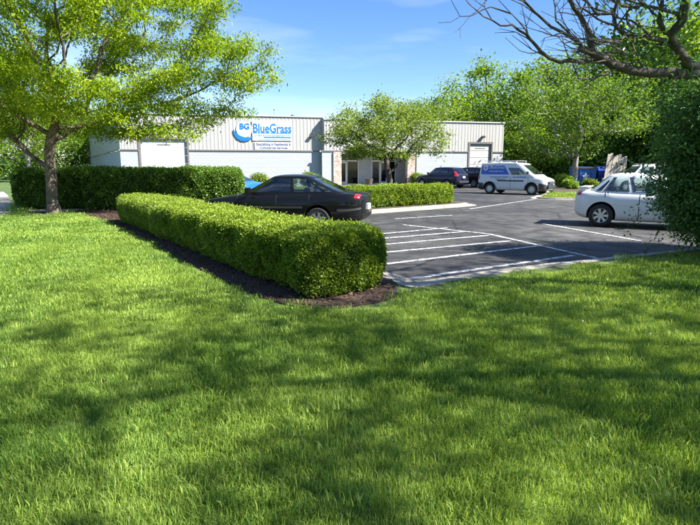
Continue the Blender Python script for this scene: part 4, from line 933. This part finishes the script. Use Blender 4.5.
    def pane(s, name, kind, u0, u1, t0, t1, m=None, sides=(-1, 1), off=.006, parent=None, nu=10, nt=6, u0t=None, u1t=None):
        if m is None: s.wins.append((kind, u0, u1, t0, t1, u0 if u0t is None else u0t, u1 if u1t is None else u1t))
        m = m or M['carglass']; out = []
        for sd in (sides if kind == 'side' else (1,)):
            ts = np.linspace(t0, t1, nt); O, I = [], []
            for i, t in enumerate(ts):
                f = i / (nt - 1); ua = u0 + ((u0t if u0t is not None else u0) - u0) * f; ub = u1 + ((u1t if u1t is not None else u1) - u1) * f
                us = np.linspace(ua, ub, nu); O.append(s.cab(kind, us, t, off)); I.append(s.cab(kind, us, t, -.01))
            O, I = np.array(O), np.array(I); O[..., 1] *= sd; I[..., 1] *= sd
            mb = MB(); grid_mesh(mb, O); b = len(mb.v); mb.v += [tuple(q) for q in I.reshape(-1, 3)]
            idx = [k * nu for k in range(nt)] + [(nt - 1) * nu + k for k in range(1, nu)] + [k * nu + nu - 1 for k in range(nt - 2, -1, -1)] + [k for k in range(nu - 2, 0, -1)]
            for a, c in zip(idx, idx[1:] + idx[:1]): mb.f.append((a, c, c + b, a + b))
            out.append(mb.build(name, m, parent or s.root, smooth=40))
        return out
    def wheel(s, x, y, sd, spokes):
        r = s.wr; w = empty('wheel', (x, y, r)); w.parent = s.root; h = .105
        MB().lathe([(r * .62, -h), (r * .9, -h), (r * .98, -h * .8), (r, -h * .45), (r, h * .45), (r * .98, h * .8), (r * .9, h), (r * .62, h * .96), (r * .62, -h)], 32).build('tyre', M['tyre'], w, smooth=40)
        mb = MB(); f = sd * h * .72
        mb.lathe([(r * .63, sd * h * .98), (r * .60, sd * h * .95), (r * .56, f * .6), (r * .56, -sd * h)], 28); mb.lathe([(0, f * 1.15), (r * .12, f * 1.15), (r * .14, f * .8)], 16)
        for k in range(spokes):
            a = 2 * math.pi * k / spokes; c, q = math.cos(a), math.sin(a); wd = r * .075
            p = [(c * r * .08 - q * wd, q * r * .08 + c * wd), (c * r * .08 + q * wd, q * r * .08 - c * wd), (c * r * .6 + q * wd * 1.5, q * r * .6 - c * wd * 1.5), (c * r * .6 - q * wd * 1.5, q * r * .6 + c * wd * 1.5)]
            mb.add([(a_, f * 1.1, b_) for a_, b_ in p] + [(a_, f * .5, b_) for a_, b_ in p], [(0, 1, 2, 3), (4, 7, 6, 5), (0, 4, 5, 1), (1, 5, 6, 2), (2, 6, 7, 3), (3, 7, 4, 0)])
        mb.build('rim', M['rim'], w, smooth=35); MB().lathe([(0, f * .35), (r * .57, f * .35)], 20).build('brake_disc', M['black'], w)
    def seams(s, xs, pa=.14, pb=.88):
        for x in xs: s.patch('door_gap', M['seam'], x - .008, x + .008, pa, pb, off=.003, nx=2, npp=14)
    def handles(s, xs, p=.80, m=None):
        for x in xs: s.patch('door_handle', m or s.paint, x - .09, x + .09, p - .018, p + .018, off=.022, nx=4, npp=3)
    def mirrors(s, m=None, dz=.0):
        g = s.gh; x = g['xA'] - .42
        for sd in (-1, 1):
            mb = MB(); mb.tube([(x, sd * (g['wb'] - .02), g['zb'] + .06 + dz), (x, sd * (g['wb'] + .1), g['zb'] + .08 + dz)], .03, 6); y0, y1 = sorted((sd * (g['wb'] + .07), sd * (g['wb'] + .26))); mb.box(x - .05, x + .06, y0, y1, g['zb'] + .03 + dz, g['zb'] + .18 + dz); mb.build('wing_mirror', m or s.paint, s.root, bevel=.02)
    def plates(s, front=True):
        MB().box(s.x0 - .02, s.x0 + .05, -.16, .16, .55 if s.ft(s.x0) > .65 else .45, .70 if s.ft(s.x0) > .65 else .6).build('number_plate', M['plate'], s.root, bevel=.004)

def saloon(name, label, paint, loc, heading, cat='car', group=None, sc=1.0, spoiler=False, ro=0.0, hood=0.0):
    st = [(2.36, .60, .34, .60), (2.29, .74, .23, .67), (2.05, .83, .19, .745), (1.4, .875, .18, .86), (.85, .885, .18, .93), (0, .89, .18, .95), (-.9, .885, .18, .975), (-1.5 + ro, .87, .19, 1.0), (-2.0 + ro, .83, .22, .985), (-2.3 + ro, .74, .30, .95), (-2.38 + ro, .62, .40, .88)]
    st = [(x * sc, w * .985 if sc < 1 else w, b, t) for x, w, b, t in st]
    c = Car(name, label, cat, loc, heading, st, dict(xA=.98 * sc, xB=.10 * sc, xC=-1.0 * sc, xD=(-1.95 + ro * .8) * sc, wb=.80, wr=.57, zb=.93 - (.05 if spoiler else 0), zr=1.385 + (.03 if spoiler else 0), rise=.05, arc=.055, n=6), paint, (1.42 * sc, (-1.25 + ro * .3) * sc), .315, group=group)
    c.pane('windscreen', 'front', -.84, .84, .10, .93); c.pane('rear_window', 'rear', -.82, .82, .14, .92)
    c.pane('side_window', 'side', -.02, .80, .12, .88, u1t=.84); c.pane('side_window', 'side', -.66, -.09, .12, .88); c.pane('quarter_window', 'side', -.84, -.70, .14, .72, u0t=-.78)
    c.seams((.92 * sc, -.15 * sc)); c.seams((-1.02 * sc,), .6); c.handles((-.05 * sc, -.92 * sc)); c.mirrors()
    c.patch('headlight', M['lens_clear'], 2.12 * sc, 2.30 * sc, .60, .80); c.patch('tail_light', M['lens_red'], (-2.33 + ro) * sc, (-2.20 + ro) * sc, .66, .84); c.patch('indicator', M['lens_clear'], 2.0 * sc, 2.11 * sc, .62, .74)
    c.patch('side_moulding', M['trimblack'] if not spoiler else paint, -.85 * sc, .95 * sc, .47, .51, off=.008, nx=20, npp=3)
    if not spoiler: c.patch('bumper_strip', M['trimblack'], -2.36 * sc, -1.75 * sc, .40, .45, off=.01, nx=14, npp=3)
    MB().box(2.28 * sc, 2.33 * sc, -.38, .38, .55, .64).build('grille', M['trimblack'], c.root, bevel=.01); c.plates(); c.finish()
    if spoiler:
        mb = MB(); x = (-2.12 + ro) * sc; mb.box(x - .13, x + .12, -.68, .68, 1.05, 1.085)
        for sd in (-1, 1): mb.box(x - .07, x + .06, sd * .6 - .05, sd * .6 + .05, .93, 1.055)
        mb.build('spoiler', paint, c.root, bevel=.012)
    return c
M['p_black'] = carpaint('black_car_paint', (.004, .0042, .0045), coat=.5); M['p_silver'] = carpaint('silver_car_paint', (.64, .655, .66), .1, .35); M['p_white'] = carpaint('white_car_paint', (.62, .63, .64)); M['p_navy'] = carpaint('dark_blue_car_paint', (.012, .015, .035)); M['p_dark'] = carpaint('maroon_black_car_paint', (.022, .012, .013)); M['p_blue'] = carpaint('blue_car_paint', (.02, .13, .45))
# black saloon, nose to the left
n0, n1 = Vector((-4.12, 14.55)), Vector((.47, 13.45)); saloon('black_saloon', 'black four-door saloon parked behind the low bright hedge', M['p_black'], (n0 + n1) / 2, n0 - n1, sc=1.0)
# silver saloon at the right
wx, wy = gp(598.5, 226.5); hs = Vector((.86, -.51)).normalized(); ctr = Vector((wx, wy)) + hs * (1.16 * .93) + Vector((-hs.y, hs.x)) * .72
saloon('silver_saloon', 'silver saloon with rear spoiler, bonnet hidden by the large shrub', M['p_silver'], ctr, hs, sc=.95, spoiler=True, ro=.50)
# blue car behind the dark hedge
bx, by = at(244, 186, 23.6)[:2]; hb_ = Vector((-.85, .5)); saloon('blue_car', 'bright blue car mostly hidden behind the tall dark hedge', M['p_blue'], Vector((bx, by)) + hb_.normalized() * 1.7, hb_)

def wagon(name, label, paint, loc, heading, tall=1.68, group=None, rails=False, sc=1.0):
    st = [(2.24, .62, .40, .72), (2.16, .78, .28, .84), (1.9, .86, .24, .94), (1.3, .90, .24, 1.04), (.9, .91, .24, 1.08), (0, .915, .24, 1.10), (-1.3, .91, .25, 1.12), (-2.0, .88, .28, 1.12), (-2.18, .82, .34, 1.10), (-2.26, .72, .42, 1.04)]
    c = Car(name, label, 'car', loc, heading, [(x * sc, w, b, t) for x, w, b, t in st], dict(xA=1.0 * sc, xB=.25 * sc, xC=-1.72 * sc, xD=-2.16 * sc, wb=.84, wr=.64, zb=1.07, zr=tall - .05, rise=.05, arc=.035, n=7), paint, (1.32 * sc, -1.30 * sc), .345, group=group)
    c.pane('windscreen', 'front', -.84, .84, .08, .92); c.pane('rear_window', 'rear', -.80, .80, .12, .90)
    c.pane('side_window', 'side', .12, .84, .10, .86); c.pane('side_window', 'side', -.46, .06, .10, .86); c.pane('quarter_window', 'side', -.84, -.52, .14, .84, u0t=-.80)
    c.seams((.95 * sc, -.05 * sc, -1.0 * sc)); c.handles((.02 * sc, -.9 * sc)); c.mirrors()
    c.patch('headlight', M['lens_clear'], 1.95 * sc, 2.18 * sc, .66, .84)
    c.patch('tail_light', M['lens_red'], -2.22 * sc, -1.98 * sc, .62, .88); c.patch('sill_trim', M['trimblack'], -1.9 * sc, 1.9 * sc, .16, .24, off=.01, nx=20, npp=3)
    c.pane('tail_lens', 'rear', .76, .93, .02, .42, M['lens_red'], off=.012); c.pane('tail_lens', 'rear', -.93, -.76, .02, .42, M['lens_red'], off=.012)
    MB().box(-2.33 * sc, -2.2 * sc, -.66, .66, .42, .60).build('rear_bumper', M['trimblack'] if not rails else paint, c.root, bevel=.03); MB().box(-2.30 * sc, -2.2 * sc, -.17, .17, .80, .95).build('number_plate', M['plate'], c.root, bevel=.004)
    MB().box(2.14 * sc, 2.22 * sc, -.45, .45, .60, .74).build('grille', M['trimblack'], c.root, bevel=.01)
    c.finish()
    if rails:
        for sd in (-1, 1): MB().tube([(.2, sd * .55, tall - .04), (.1, sd * .55, tall + .05), (-1.5, sd * .55, tall + .04), (-1.65, sd * .55, tall - .06)], .02, 6).build('roof_rail', M['black'], c.root)
    return c
hv = Vector((-.66, .75)).normalized()
for u, v, Y, p, lab in ((441, 186, 43.2, 'p_navy', 'dark blue hatchback parked nose-in beside the right brick pier'), (467, 186, 45.0, 'p_dark', 'blackish maroon estate car parked between the blue hatchback and the van')):
    x, y = at(u, v, Y)[:2]; wagon('estate_car', lab, M[p], (x, y), hv, group='dark cars parked at the building')
x, y = at(603, 176, 36.5)[:2]; wagon('white_car', 'white tall car with roof rails behind the silver saloon', M['p_white'], (x + 2.5, y), (-1, -.06), tall=1.86, rails=True, sc=1.06)

# service van
hvn = Vector((.76, -.65)).normalized(); p1, p2 = Vector(gp(493, 193.8)), Vector(gp(529.5, 195)); vm = (p1 + p2) / 2
st = [(2.20, .66, .36, .84), (2.12, .80, .26, .93), (1.85, .87, .24, 1.03), (1.45, .89, .24, 1.12), (1.0, .895, .24, 1.18), (0, .90, .24, 1.19), (-1.8, .90, .25, 1.19), (-2.15, .88, .27, 1.18), (-2.24, .84, .34, 1.16)]
van = Car('service_van', 'white high-roof service van with blue side lettering and roof rack', 'van', vm + Vector((-hvn.y, hvn.x)) * .72, hvn, st, dict(xA=1.52, xB=.55, xC=-2.10, xD=-2.2, wb=.875, wr=.74, zb=1.16, zr=1.90, arc=.02, n=9), M['p_white'], (1.33, -1.36), .335, rimstyle=9)
van.pane('windscreen', 'front', -.86, .86, .08, .90); van.pane('rear_window', 'rear', -.78, -.05, .15, .8); van.pane('rear_window', 'rear', .05, .78, .15, .8)
van.pane('side_window', 'side', .22, .72, .04, .62, u1t=.72, u0t=.25); van.seams((1.08, -.02)); van.handles((.12, -.15), m=M['trimblack']); van.mirrors(M['trimblack'], .05)
van.patch('side_moulding', M['trimblack'], -.85, .82, .50, .545, off=.012, nx=14, npp=3); van.patch('front_bumper', M['trimblack'], 1.80, 2.205, .13, .50, off=.012, nx=12); van.patch('rear_bumper', M['trimblack'], -2.235, -1.82, .13, .42, off=.012, nx=8)
MB().box(2.05, 2.235, -.62, .62, .38, .60).build('front_bumper_centre', M['trimblack'], van.root, bevel=.03)
for x in (1.33, -1.36):
    for sd in (-1, 1):
        mb = MB(); mb.tube([(x + .405 * math.cos(a), sd * .905, .35 + .405 * math.sin(a)) for a in np.linspace(-.25, math.pi + .25, 22)], .035, 6); mb.build('wheel_arch_trim', M['trimblack'], van.root, smooth=50)
van.patch('headlight', M['lens_clear'], 1.80, 2.16, .66, .90); van.patch('tail_light', M['lens_red'], -2.22, -2.12, .55, .9)
MB().box(2.15, 2.225, -.50, .50, .66, .80).build('grille', M['trimblack'], van.root, bevel=.012); MB().box(2.21, 2.235, -.3, .3, .71, .74).build('grille_bar', M['steel'], van.root); van.plates()
for x in (.25, -.75, -1.75): MB().tube([(x, -.74, 1.93), (x, -.68, 2.03), (x, .68, 2.03), (x, .74, 1.93)], .022, 6).build('rack_bar', M['steel'], van.root)
for sd in (-1, 1): MB().tube([(.35, sd * .62, 2.035), (-1.9, sd * .62, 2.03)], .018, 6).build('rack_rail', M['steel'], van.root)
van.finish(((.35, .4), (.35, -.4)))
M['vanblue'] = mat('van_livery_blue', (.02, .10, .48), .35)
bn = van.pane('side_banner', 'side', -.90, .145, .06, .80, M['vanblue'], sides=(-1,), off=.006)[0]
tilt = math.atan2(.135, .74)
def van_text(body, size, m, x, z, width, y): return text(body, 'lettering', size, m, van.root, (x, y, z), width, ext=.002, rot=(math.pi / 2 - tilt, 0, 0), off=.004, shear=.15)
van_text('BlueGrass', .26, M['signwhite'], -1.44, 1.56, .98, -.838)
def flat_print(x0, x1, z0, z1, y, m, seed, name='fine_print'):
    o = smudge(0, 0, x1 - x0, 0, z1 - z0, 0, m, van.root, seed=seed); o.location = (x0, y, z0); return o
o = flat_print(-1.44, -.5, 1.36, 1.46, -.865, M['signwhite'], 8); o.rotation_euler = (-tilt, 0, 0)
flat_print(-1.3, -.15, 1.02, 1.09, -.903, M['vanblue'], 9); flat_print(.15, .95, 1.02, 1.10, -.903, M['vanblue'], 10); flat_print(-1.0, -.35, .90, .96, -.907, M['navy'], 11)
es = MB(); es.lathe([(.06, -.003), (.17, -.003), (.17, 0), (.06, 0), (.06, -.003)], 20); e_ = es.build('emblem', M['signwhite'], van.root); e_.location = (-1.68, -.835, 1.60); e_.rotation_euler = (-tilt, 0, 0)

# ------------------------------------------------------------------ blue skip, weathered boards, far house
M['skip'] = mat('skip_blue', (.015, .11, .36), .5, var=.3, scale=3); M['skip2'] = mat('skip_lid_blue', (.012, .04, .26), .45); M['rust'] = mat('rust', (.12, .07, .05), .8, var=.4, scale=5); M['star'] = mat('faded_white', (.62, .66, .72), .7, var=.15, scale=8)
skp = empty('waste_skip', (*at(583, 185, 45.5)[:2], 0), R(-8), label='blue metal waste skip with a white star near the wood', cat='skip')
MB().add([(-.95, -.8, .12), (.75, -.8, .12), (.75, .9, .12), (-.95, .9, .12), (-.98, -.85, 1.62), (.78, -.85, 1.62), (.78, .95, 1.72), (-.98, .95, 1.72)], [(0, 3, 2, 1), (4, 5, 6, 7), (0, 1, 5, 4), (1, 2, 6, 5), (2, 3, 7, 6), (3, 0, 4, 7)]).build('bin', M['skip'], skp, bevel=.015)
for x in (-.55, -.1, .35): MB().box(x - .03, x + .03, -.90, -.84, .12, 1.6).build('rib', M['skip'], skp) if x != -.1 else None
MB().box(-1.02, .82, -.92, -.84, 1.56, 1.66).build('rim', M['rust'], skp)
MB().box(.98, 1.95, -.75, .9, .1, 1.35).build('side_bin', M['skip2'], skp, bevel=.03)
MB().add([(.93, -.8, 1.35), (2.0, -.8, 1.35), (2.0, .95, 1.35), (.93, .95, 1.35), (.98, -.3, 1.72), (1.95, -.3, 1.72), (1.95, .9, 1.78), (.98, .9, 1.78)], [(0, 3, 2, 1), (4, 5, 6, 7), (0, 1, 5, 4), (1, 2, 6, 5), (2, 3, 7, 6), (3, 0, 4, 7)]).build('lid', M['skip2'], skp, bevel=.02)
mb = MB(); pts = [(-.1 + (.36 if k % 2 == 0 else .15) * math.sin(math.pi * k / 5), -.868, .88 + (.36 if k % 2 == 0 else .15) * math.cos(math.pi * k / 5)) for k in range(10)]
mb.add(pts + [(-.1, -.868, .88)], [(k, (k + 1) % 10, 10) for k in range(10)]); mb.build('star', M['star'], skp)
M['oldwood'] = mat('weathered_board', (.40, .35, .29), .9, var=.4, scale=4, bump=.5, bscale=20)
fx, fy = at(613, 186, 44)[:2]; fe = empty('board_screen', (fx, fy, 0), R(6), label='leaning screen of weathered pale boards behind the white car', cat='fence')
for k in range(7):
    h = 2.75 + .12 * math.sin(k * 2.1) - .03 * k; o = MB().box(-.125, .125, -.02, .02, 0, h).build('board', M['oldwood'], fe, bevel=.006); o.location = (-.82 + k * .275, .02 * (k % 2), 0); o.rotation_euler = (R(3), R(3 - k * .5), 0)
for z in (.7, 2.0): MB().box(-1.0, 1.05, .05, .11, z, z + .1).build('rail', M['oldwood'], fe)
hx, hy = at(0, 182, 75)[:2]; hs_ = empty('distant_house', (hx, hy, 0), R(20), label='distant pale grey house past the pavement at the left edge', cat='house')
MB().box(-4, 4, 0, 6, -.1, 2.7).build('wall', mat('house_grey', (.45, .46, .48), .8), hs_); MB().add([(-4.3, -.3, 2.6), (4.3, -.3, 2.6), (4.3, 6.3, 2.6), (-4.3, 6.3, 2.6), (-4.3, 3, 4.2), (4.3, 3, 4.2)], [(0, 1, 5, 4), (2, 3, 4, 5), (0, 4, 3), (1, 2, 5), (0, 3, 2, 1)]).build('roof', M['rooftar'], hs_)
for x in (-2, .5, 2.6): MB().box(x - .5, x + .5, -.03, .02, .9, 2.0).build('window', M['glass'], hs_)

# ------------------------------------------------------------------ the half-bare tree at the upper right, trunk beyond the picture's edge
bt = empty('half_bare_tree', (5.15, 6.0, .088), label='dark limbed tree with bare broken branches reaching in from the upper right corner', cat='tree')
mb = MB(); bo = Vector((5.15, 6.0, .088)); rb = random.Random(12); tips = []
def pth(pts): return [Vector(at(460 + X / 2.917, Y / 2.917, D)) - bo for X, Y, D in pts]
def limb(pts, r0, r1, sides=8, twigs=0, leafy=0):
    P = pth(pts) if len(pts[0]) == 3 and not isinstance(pts[0], Vector) else pts; Q = [P[0]]
    for a, b in zip(P, P[1:]):
        m = a.lerp(b, .5) + Vector([rb.uniform(-1, 1) for _ in range(3)]) * (b - a).length * .06; Q += [m, b]
    n = len(Q); mb.tube(Q, [r0 + (r1 - r0) * (k / (n - 1)) ** .8 for k in range(n)], sides)
    for _ in range(twigs):
        i = rb.randrange(1, n); d = (Q[i] - Q[i - 1]).normalized(); s = (d + Vector([rb.uniform(-1, 1), rb.uniform(-.4, .4), rb.uniform(-.6, 1)]) * .9).normalized(); L = rb.uniform(.18, .5); e = Q[i] + s * L; m = Q[i].lerp(e, .5) + Vector((rb.uniform(-.05, .05), 0, rb.uniform(-.05, .05)))
        rr = max(.0035, min(r1, .008)); mb.tube([Q[i], m, e], [rr, rr * .75, .0022], 4)
        if rb.random() < .6: e2 = m + (s + Vector((rb.uniform(-1, 1), 0, rb.uniform(-.5, 1)))).normalized() * L * .45; mb.tube([m, e2], [rr * .6, .002], 4)
        if leafy: tips.append(e)
    if leafy: tips.extend(Q[n // 2:])
    return Q
T0 = Vector((0, 0, -.15)); fork = Vector(at(742, 88, 5.9)) - bo
limb([T0, Vector((.02, 0, .6)), fork * .5 + Vector((.05, 0, 0)), fork], .19, .10, 12)
limb([fork, *pth([(690, 212, 5.75), (640, 217, 5.7), (560, 213, 5.6), (470, 196, 5.5), (420, 170, 5.4), (385, 152, 5.35), (350, 142, 5.3)])], .066, .034, 10, 5)
limb([(400, 166, 5.4), (350, 180, 5.3), (290, 181, 5.2), (235, 150, 5.1), (210, 120, 5.1), (192, 100, 5.05), (152, 72, 5.0), (118, 75, 5.0), (68, 48, 5.0)], .024, .006, 7, 7)
limb([(212, 122, 5.1), (190, 85, 5.0), (150, 40, 5.0)], .010, .004, 5, 2); limb([(235, 150, 5.1), (200, 155, 5.0)], .007, .004, 5, 1)
limb([(385, 148, 5.35), (375, 90, 5.3), (350, 45, 5.3), (322, 0, 5.2), (300, -40, 5.2)], .034, .015, 7, 6)
limb([(352, 130, 5.3), (300, 95, 5.25), (240, 55, 5.2), (190, 5, 5.1), (170, -30, 5.1)], .018, .007, 6, 7); limb([(300, 95, 5.25), (270, 105, 5.2), (230, 90, 5.2)], .008, .004, 5, 2)
limb([(330, 110, 5.3), (280, 60, 5.2), (278, 20, 5.2), (265, -20, 5.2)], .012, .005, 5, 3)
limb([(150, 40, 5.0), (90, 20, 5.0), (35, 46, 4.9), (0, 48, 4.9)], .008, .003, 5, 2); limb([(90, -10, 5.0), (60, 22, 4.9), (30, 46, 4.9)], .006, .003, 5, 1)
limb([fork, *pth([(665, 190, 5.7), (630, 140, 5.6), (612, 105, 5.5), (650, 60, 5.4), (660, 0, 5.3), (640, -60, 5.2)])], .06, .035, 9, 3)
limb([(600, 122, 5.5), (555, 112, 5.4), (490, 105, 5.4), (455, 80, 5.3), (448, 40, 5.3), (470, -20, 5.2)], .028, .014, 7, 5); limb([(455, 75, 5.3), (400, 55, 5.2), (350, 20, 5.2), (330, -20, 5.2)], .012, .005, 6, 5)
limb([(560, 112, 5.4), (500, 60, 5.3), (430, 35, 5.2), (380, 20, 5.2), (340, 25, 5.1)], .012, .005, 6, 5); limb([(612, 105, 5.5), (580, 60, 5.4), (590, 0, 5.3)], .03, .018, 7, 3, 1)
limb([(470, 196, 5.5), (430, 215, 5.4), (390, 228, 5.4), (345, 228, 5.3), (330, 190, 5.3)], .013, .006, 6, 2); limb([(450, 185, 5.45), (400, 178, 5.4), (350, 172, 5.3)], .010, .004, 5, 2)
limb([(560, 212, 5.6), (520, 180, 5.5), (480, 182, 5.4)], .012, .005, 5, 2); limb([(640, 140, 5.6), (560, 130, 5.5), (500, 118, 5.4), (420, 125, 5.4)], .014, .005, 5, 4, 1); limb([(650, 60, 5.4), (600, 30, 5.3), (540, 15, 5.3), (520, 0, 5.2)], .02, .009, 6, 3, 1)
for k in range(16):
    X0, Y0 = rb.uniform(380, 690), rb.uniform(20, 190); a = rb.uniform(2.2, 4.2); ln = rb.uniform(90, 200); D0 = rb.uniform(5.0, 5.9)
    pts = [(X0, Y0, D0)]
    for j in range(4): a += rb.uniform(-.5, .5); pts.append((pts[-1][0] + math.cos(a) * ln / 4, pts[-1][1] - math.sin(-a) * ln / 4 * rb.uniform(.3, 1), D0 - .05 * j))
    limb(pts, rb.uniform(.008, .02), .004, 5, 4, 1 if X0 > 560 else 0)
lows = [np.array(at(460 + X / 2.917, Y / 2.917, D)) - np.array(bo) for X, Y, D in ((440, 122, 5.4), (480, 125, 5.4), (520, 118, 5.5), (560, 30, 5.4), (600, 45, 5.5), (650, 90, 5.5), (620, 200, 5.7), (690, 120, 5.6), (690, 40, 5.5), (670, 230, 5.6), (690, 160, 5.8), (590, 190, 5.8), (600, 150, 5.7), (650, 20, 5.6), (570, 140, 5.6), (530, 215, 5.9), (690, 240, 5.5))]
# upper crown, above the picture
att = ellip_points(150, (1.5, -1.0, 5.3), (2.1, 2.4, 1.3), 91, .05, zmin=4.2)
Xc, pc = grow([tuple(fork), (fork.x + .15, fork.y - .2, fork.z + .6), (fork.x + .05, fork.y - .5, fork.z + 1.2)], att, .3, .42, 3, 92)
rc, cc = skeleton_mesh(mb, Xc, pc, .008, .11, 6)
mb.build('trunk', M['bark_dark'], bt, smooth=60)
V, F, T = crown_leaves(Xc, rc, .02, 2, .24, .085, .045, 93, .5)
tp = np.array([tuple(t) for t in tips] + [tuple(p) for p in lows for _ in range(3)]); g = np.random.default_rng(94); n = len(tp) * 7
P = np.repeat(tp, 7, axis=0) + g.normal(size=(n, 3)) * np.array([.13, .13, .06]); V2, F2, T2 = leaf_quads(P, unit(g.normal(size=(n, 3)) + np.array([0, 0, -.9])), unit(g.normal(size=(n, 3)) * .5 + np.array([0, -.3, .8])), .055 + .03 * g.random(n), .026 + .014 * g.random(n), g.random(n))
link(bpy.data.objects.new('crown', np_mesh('crown', np.concatenate([V, V2]), np.concatenate([F, F2 + len(V)]), M['shrub'], np.concatenate([T, T2]))), bt)

# ------------------------------------------------------------------ shade tree just out of the picture, whose dappled shadow lies over the near lawn
att = ellip_points(800, (0, 0, 8.4), (5.6, 4.9, 2.4), 101, .1, zmin=5.6)
make_tree('shade_tree', (11.2, .9, .088), 'tree beyond the right picture edge casting dappled shade over the near lawn', [(0, 0, 0), (0, 0, 1.5), (.05, 0, 3.0), (0, .05, 4.4)], att, .36, .55, 3.5, .009, .20, .03, 22, .30, .14, .08, M['shrub'], M['bark_dark'], 102, droop=.4)

# stray bits of bark and dry leaves lying on the lawn edge, gutter and lot
g = np.random.default_rng(121); q = np.concatenate([np.array(resample(KB, .05)) + g.normal(size=(len(resample(KB, .05)), 2)) * .22, np.c_[g.uniform(-6, 9, 260), g.uniform(3, 20, 260)]]); q = q[(q[:, 1] < 20)]
k = len(q); on = in_poly(q, lawn_poly); P = np.c_[q, np.where(on, .118, .024)]
V, F, T = leaf_quads(P, unit(np.c_[g.normal(size=(k, 2)), g.normal(size=k) * .15]), unit(np.c_[g.normal(size=(k, 2)) * .25, np.ones(k)]), .025 + .03 * g.random(k), .012 + .018 * g.random(k), g.random(k))
tag(link(bpy.data.objects.new('leaf_litter', np_mesh('leaf_litter', V, F, mat('dry_leaf', (.20, .12, .06), .9, var=.5, scale=3), T))), 'dry leaf bits scattered along the kerb and lawn', 'leaf litter', kind='stuff')


# small white clover heads in the shaded lawn
g = np.random.default_rng(131); q = np.c_[g.uniform(2, 8, 200), g.uniform(4.4, 9.4, 200)]; q = q[in_poly(q, lawn_zone) & (np.sin(q[:, 0] * 1.7) * np.sin(q[:, 1] * 2.1 + 1) > -.15) & (q[:, 0] < q[:, 1] * .75)]; mb = MB()
for x, y in q:
    h = .088 + g.uniform(.035, .06); r_ = g.uniform(.006, .010); mb.lathe([(0, h - r_), (r_ * .9, h - r_ * .4), (r_, h + r_ * .2), (r_ * .6, h + r_ * .8), (0, h + r_)], 6, 'z', (x, y, 0)); mb.tube([(x, y, .085), (x, y, h - r_ * .5)], .0012, 3)
tag(mb.build('clover_blossoms', mat('clover_white', (.55, .55, .48), .8)), 'tiny white clover heads dotted through the shaded lawn', 'clover', kind='stuff')
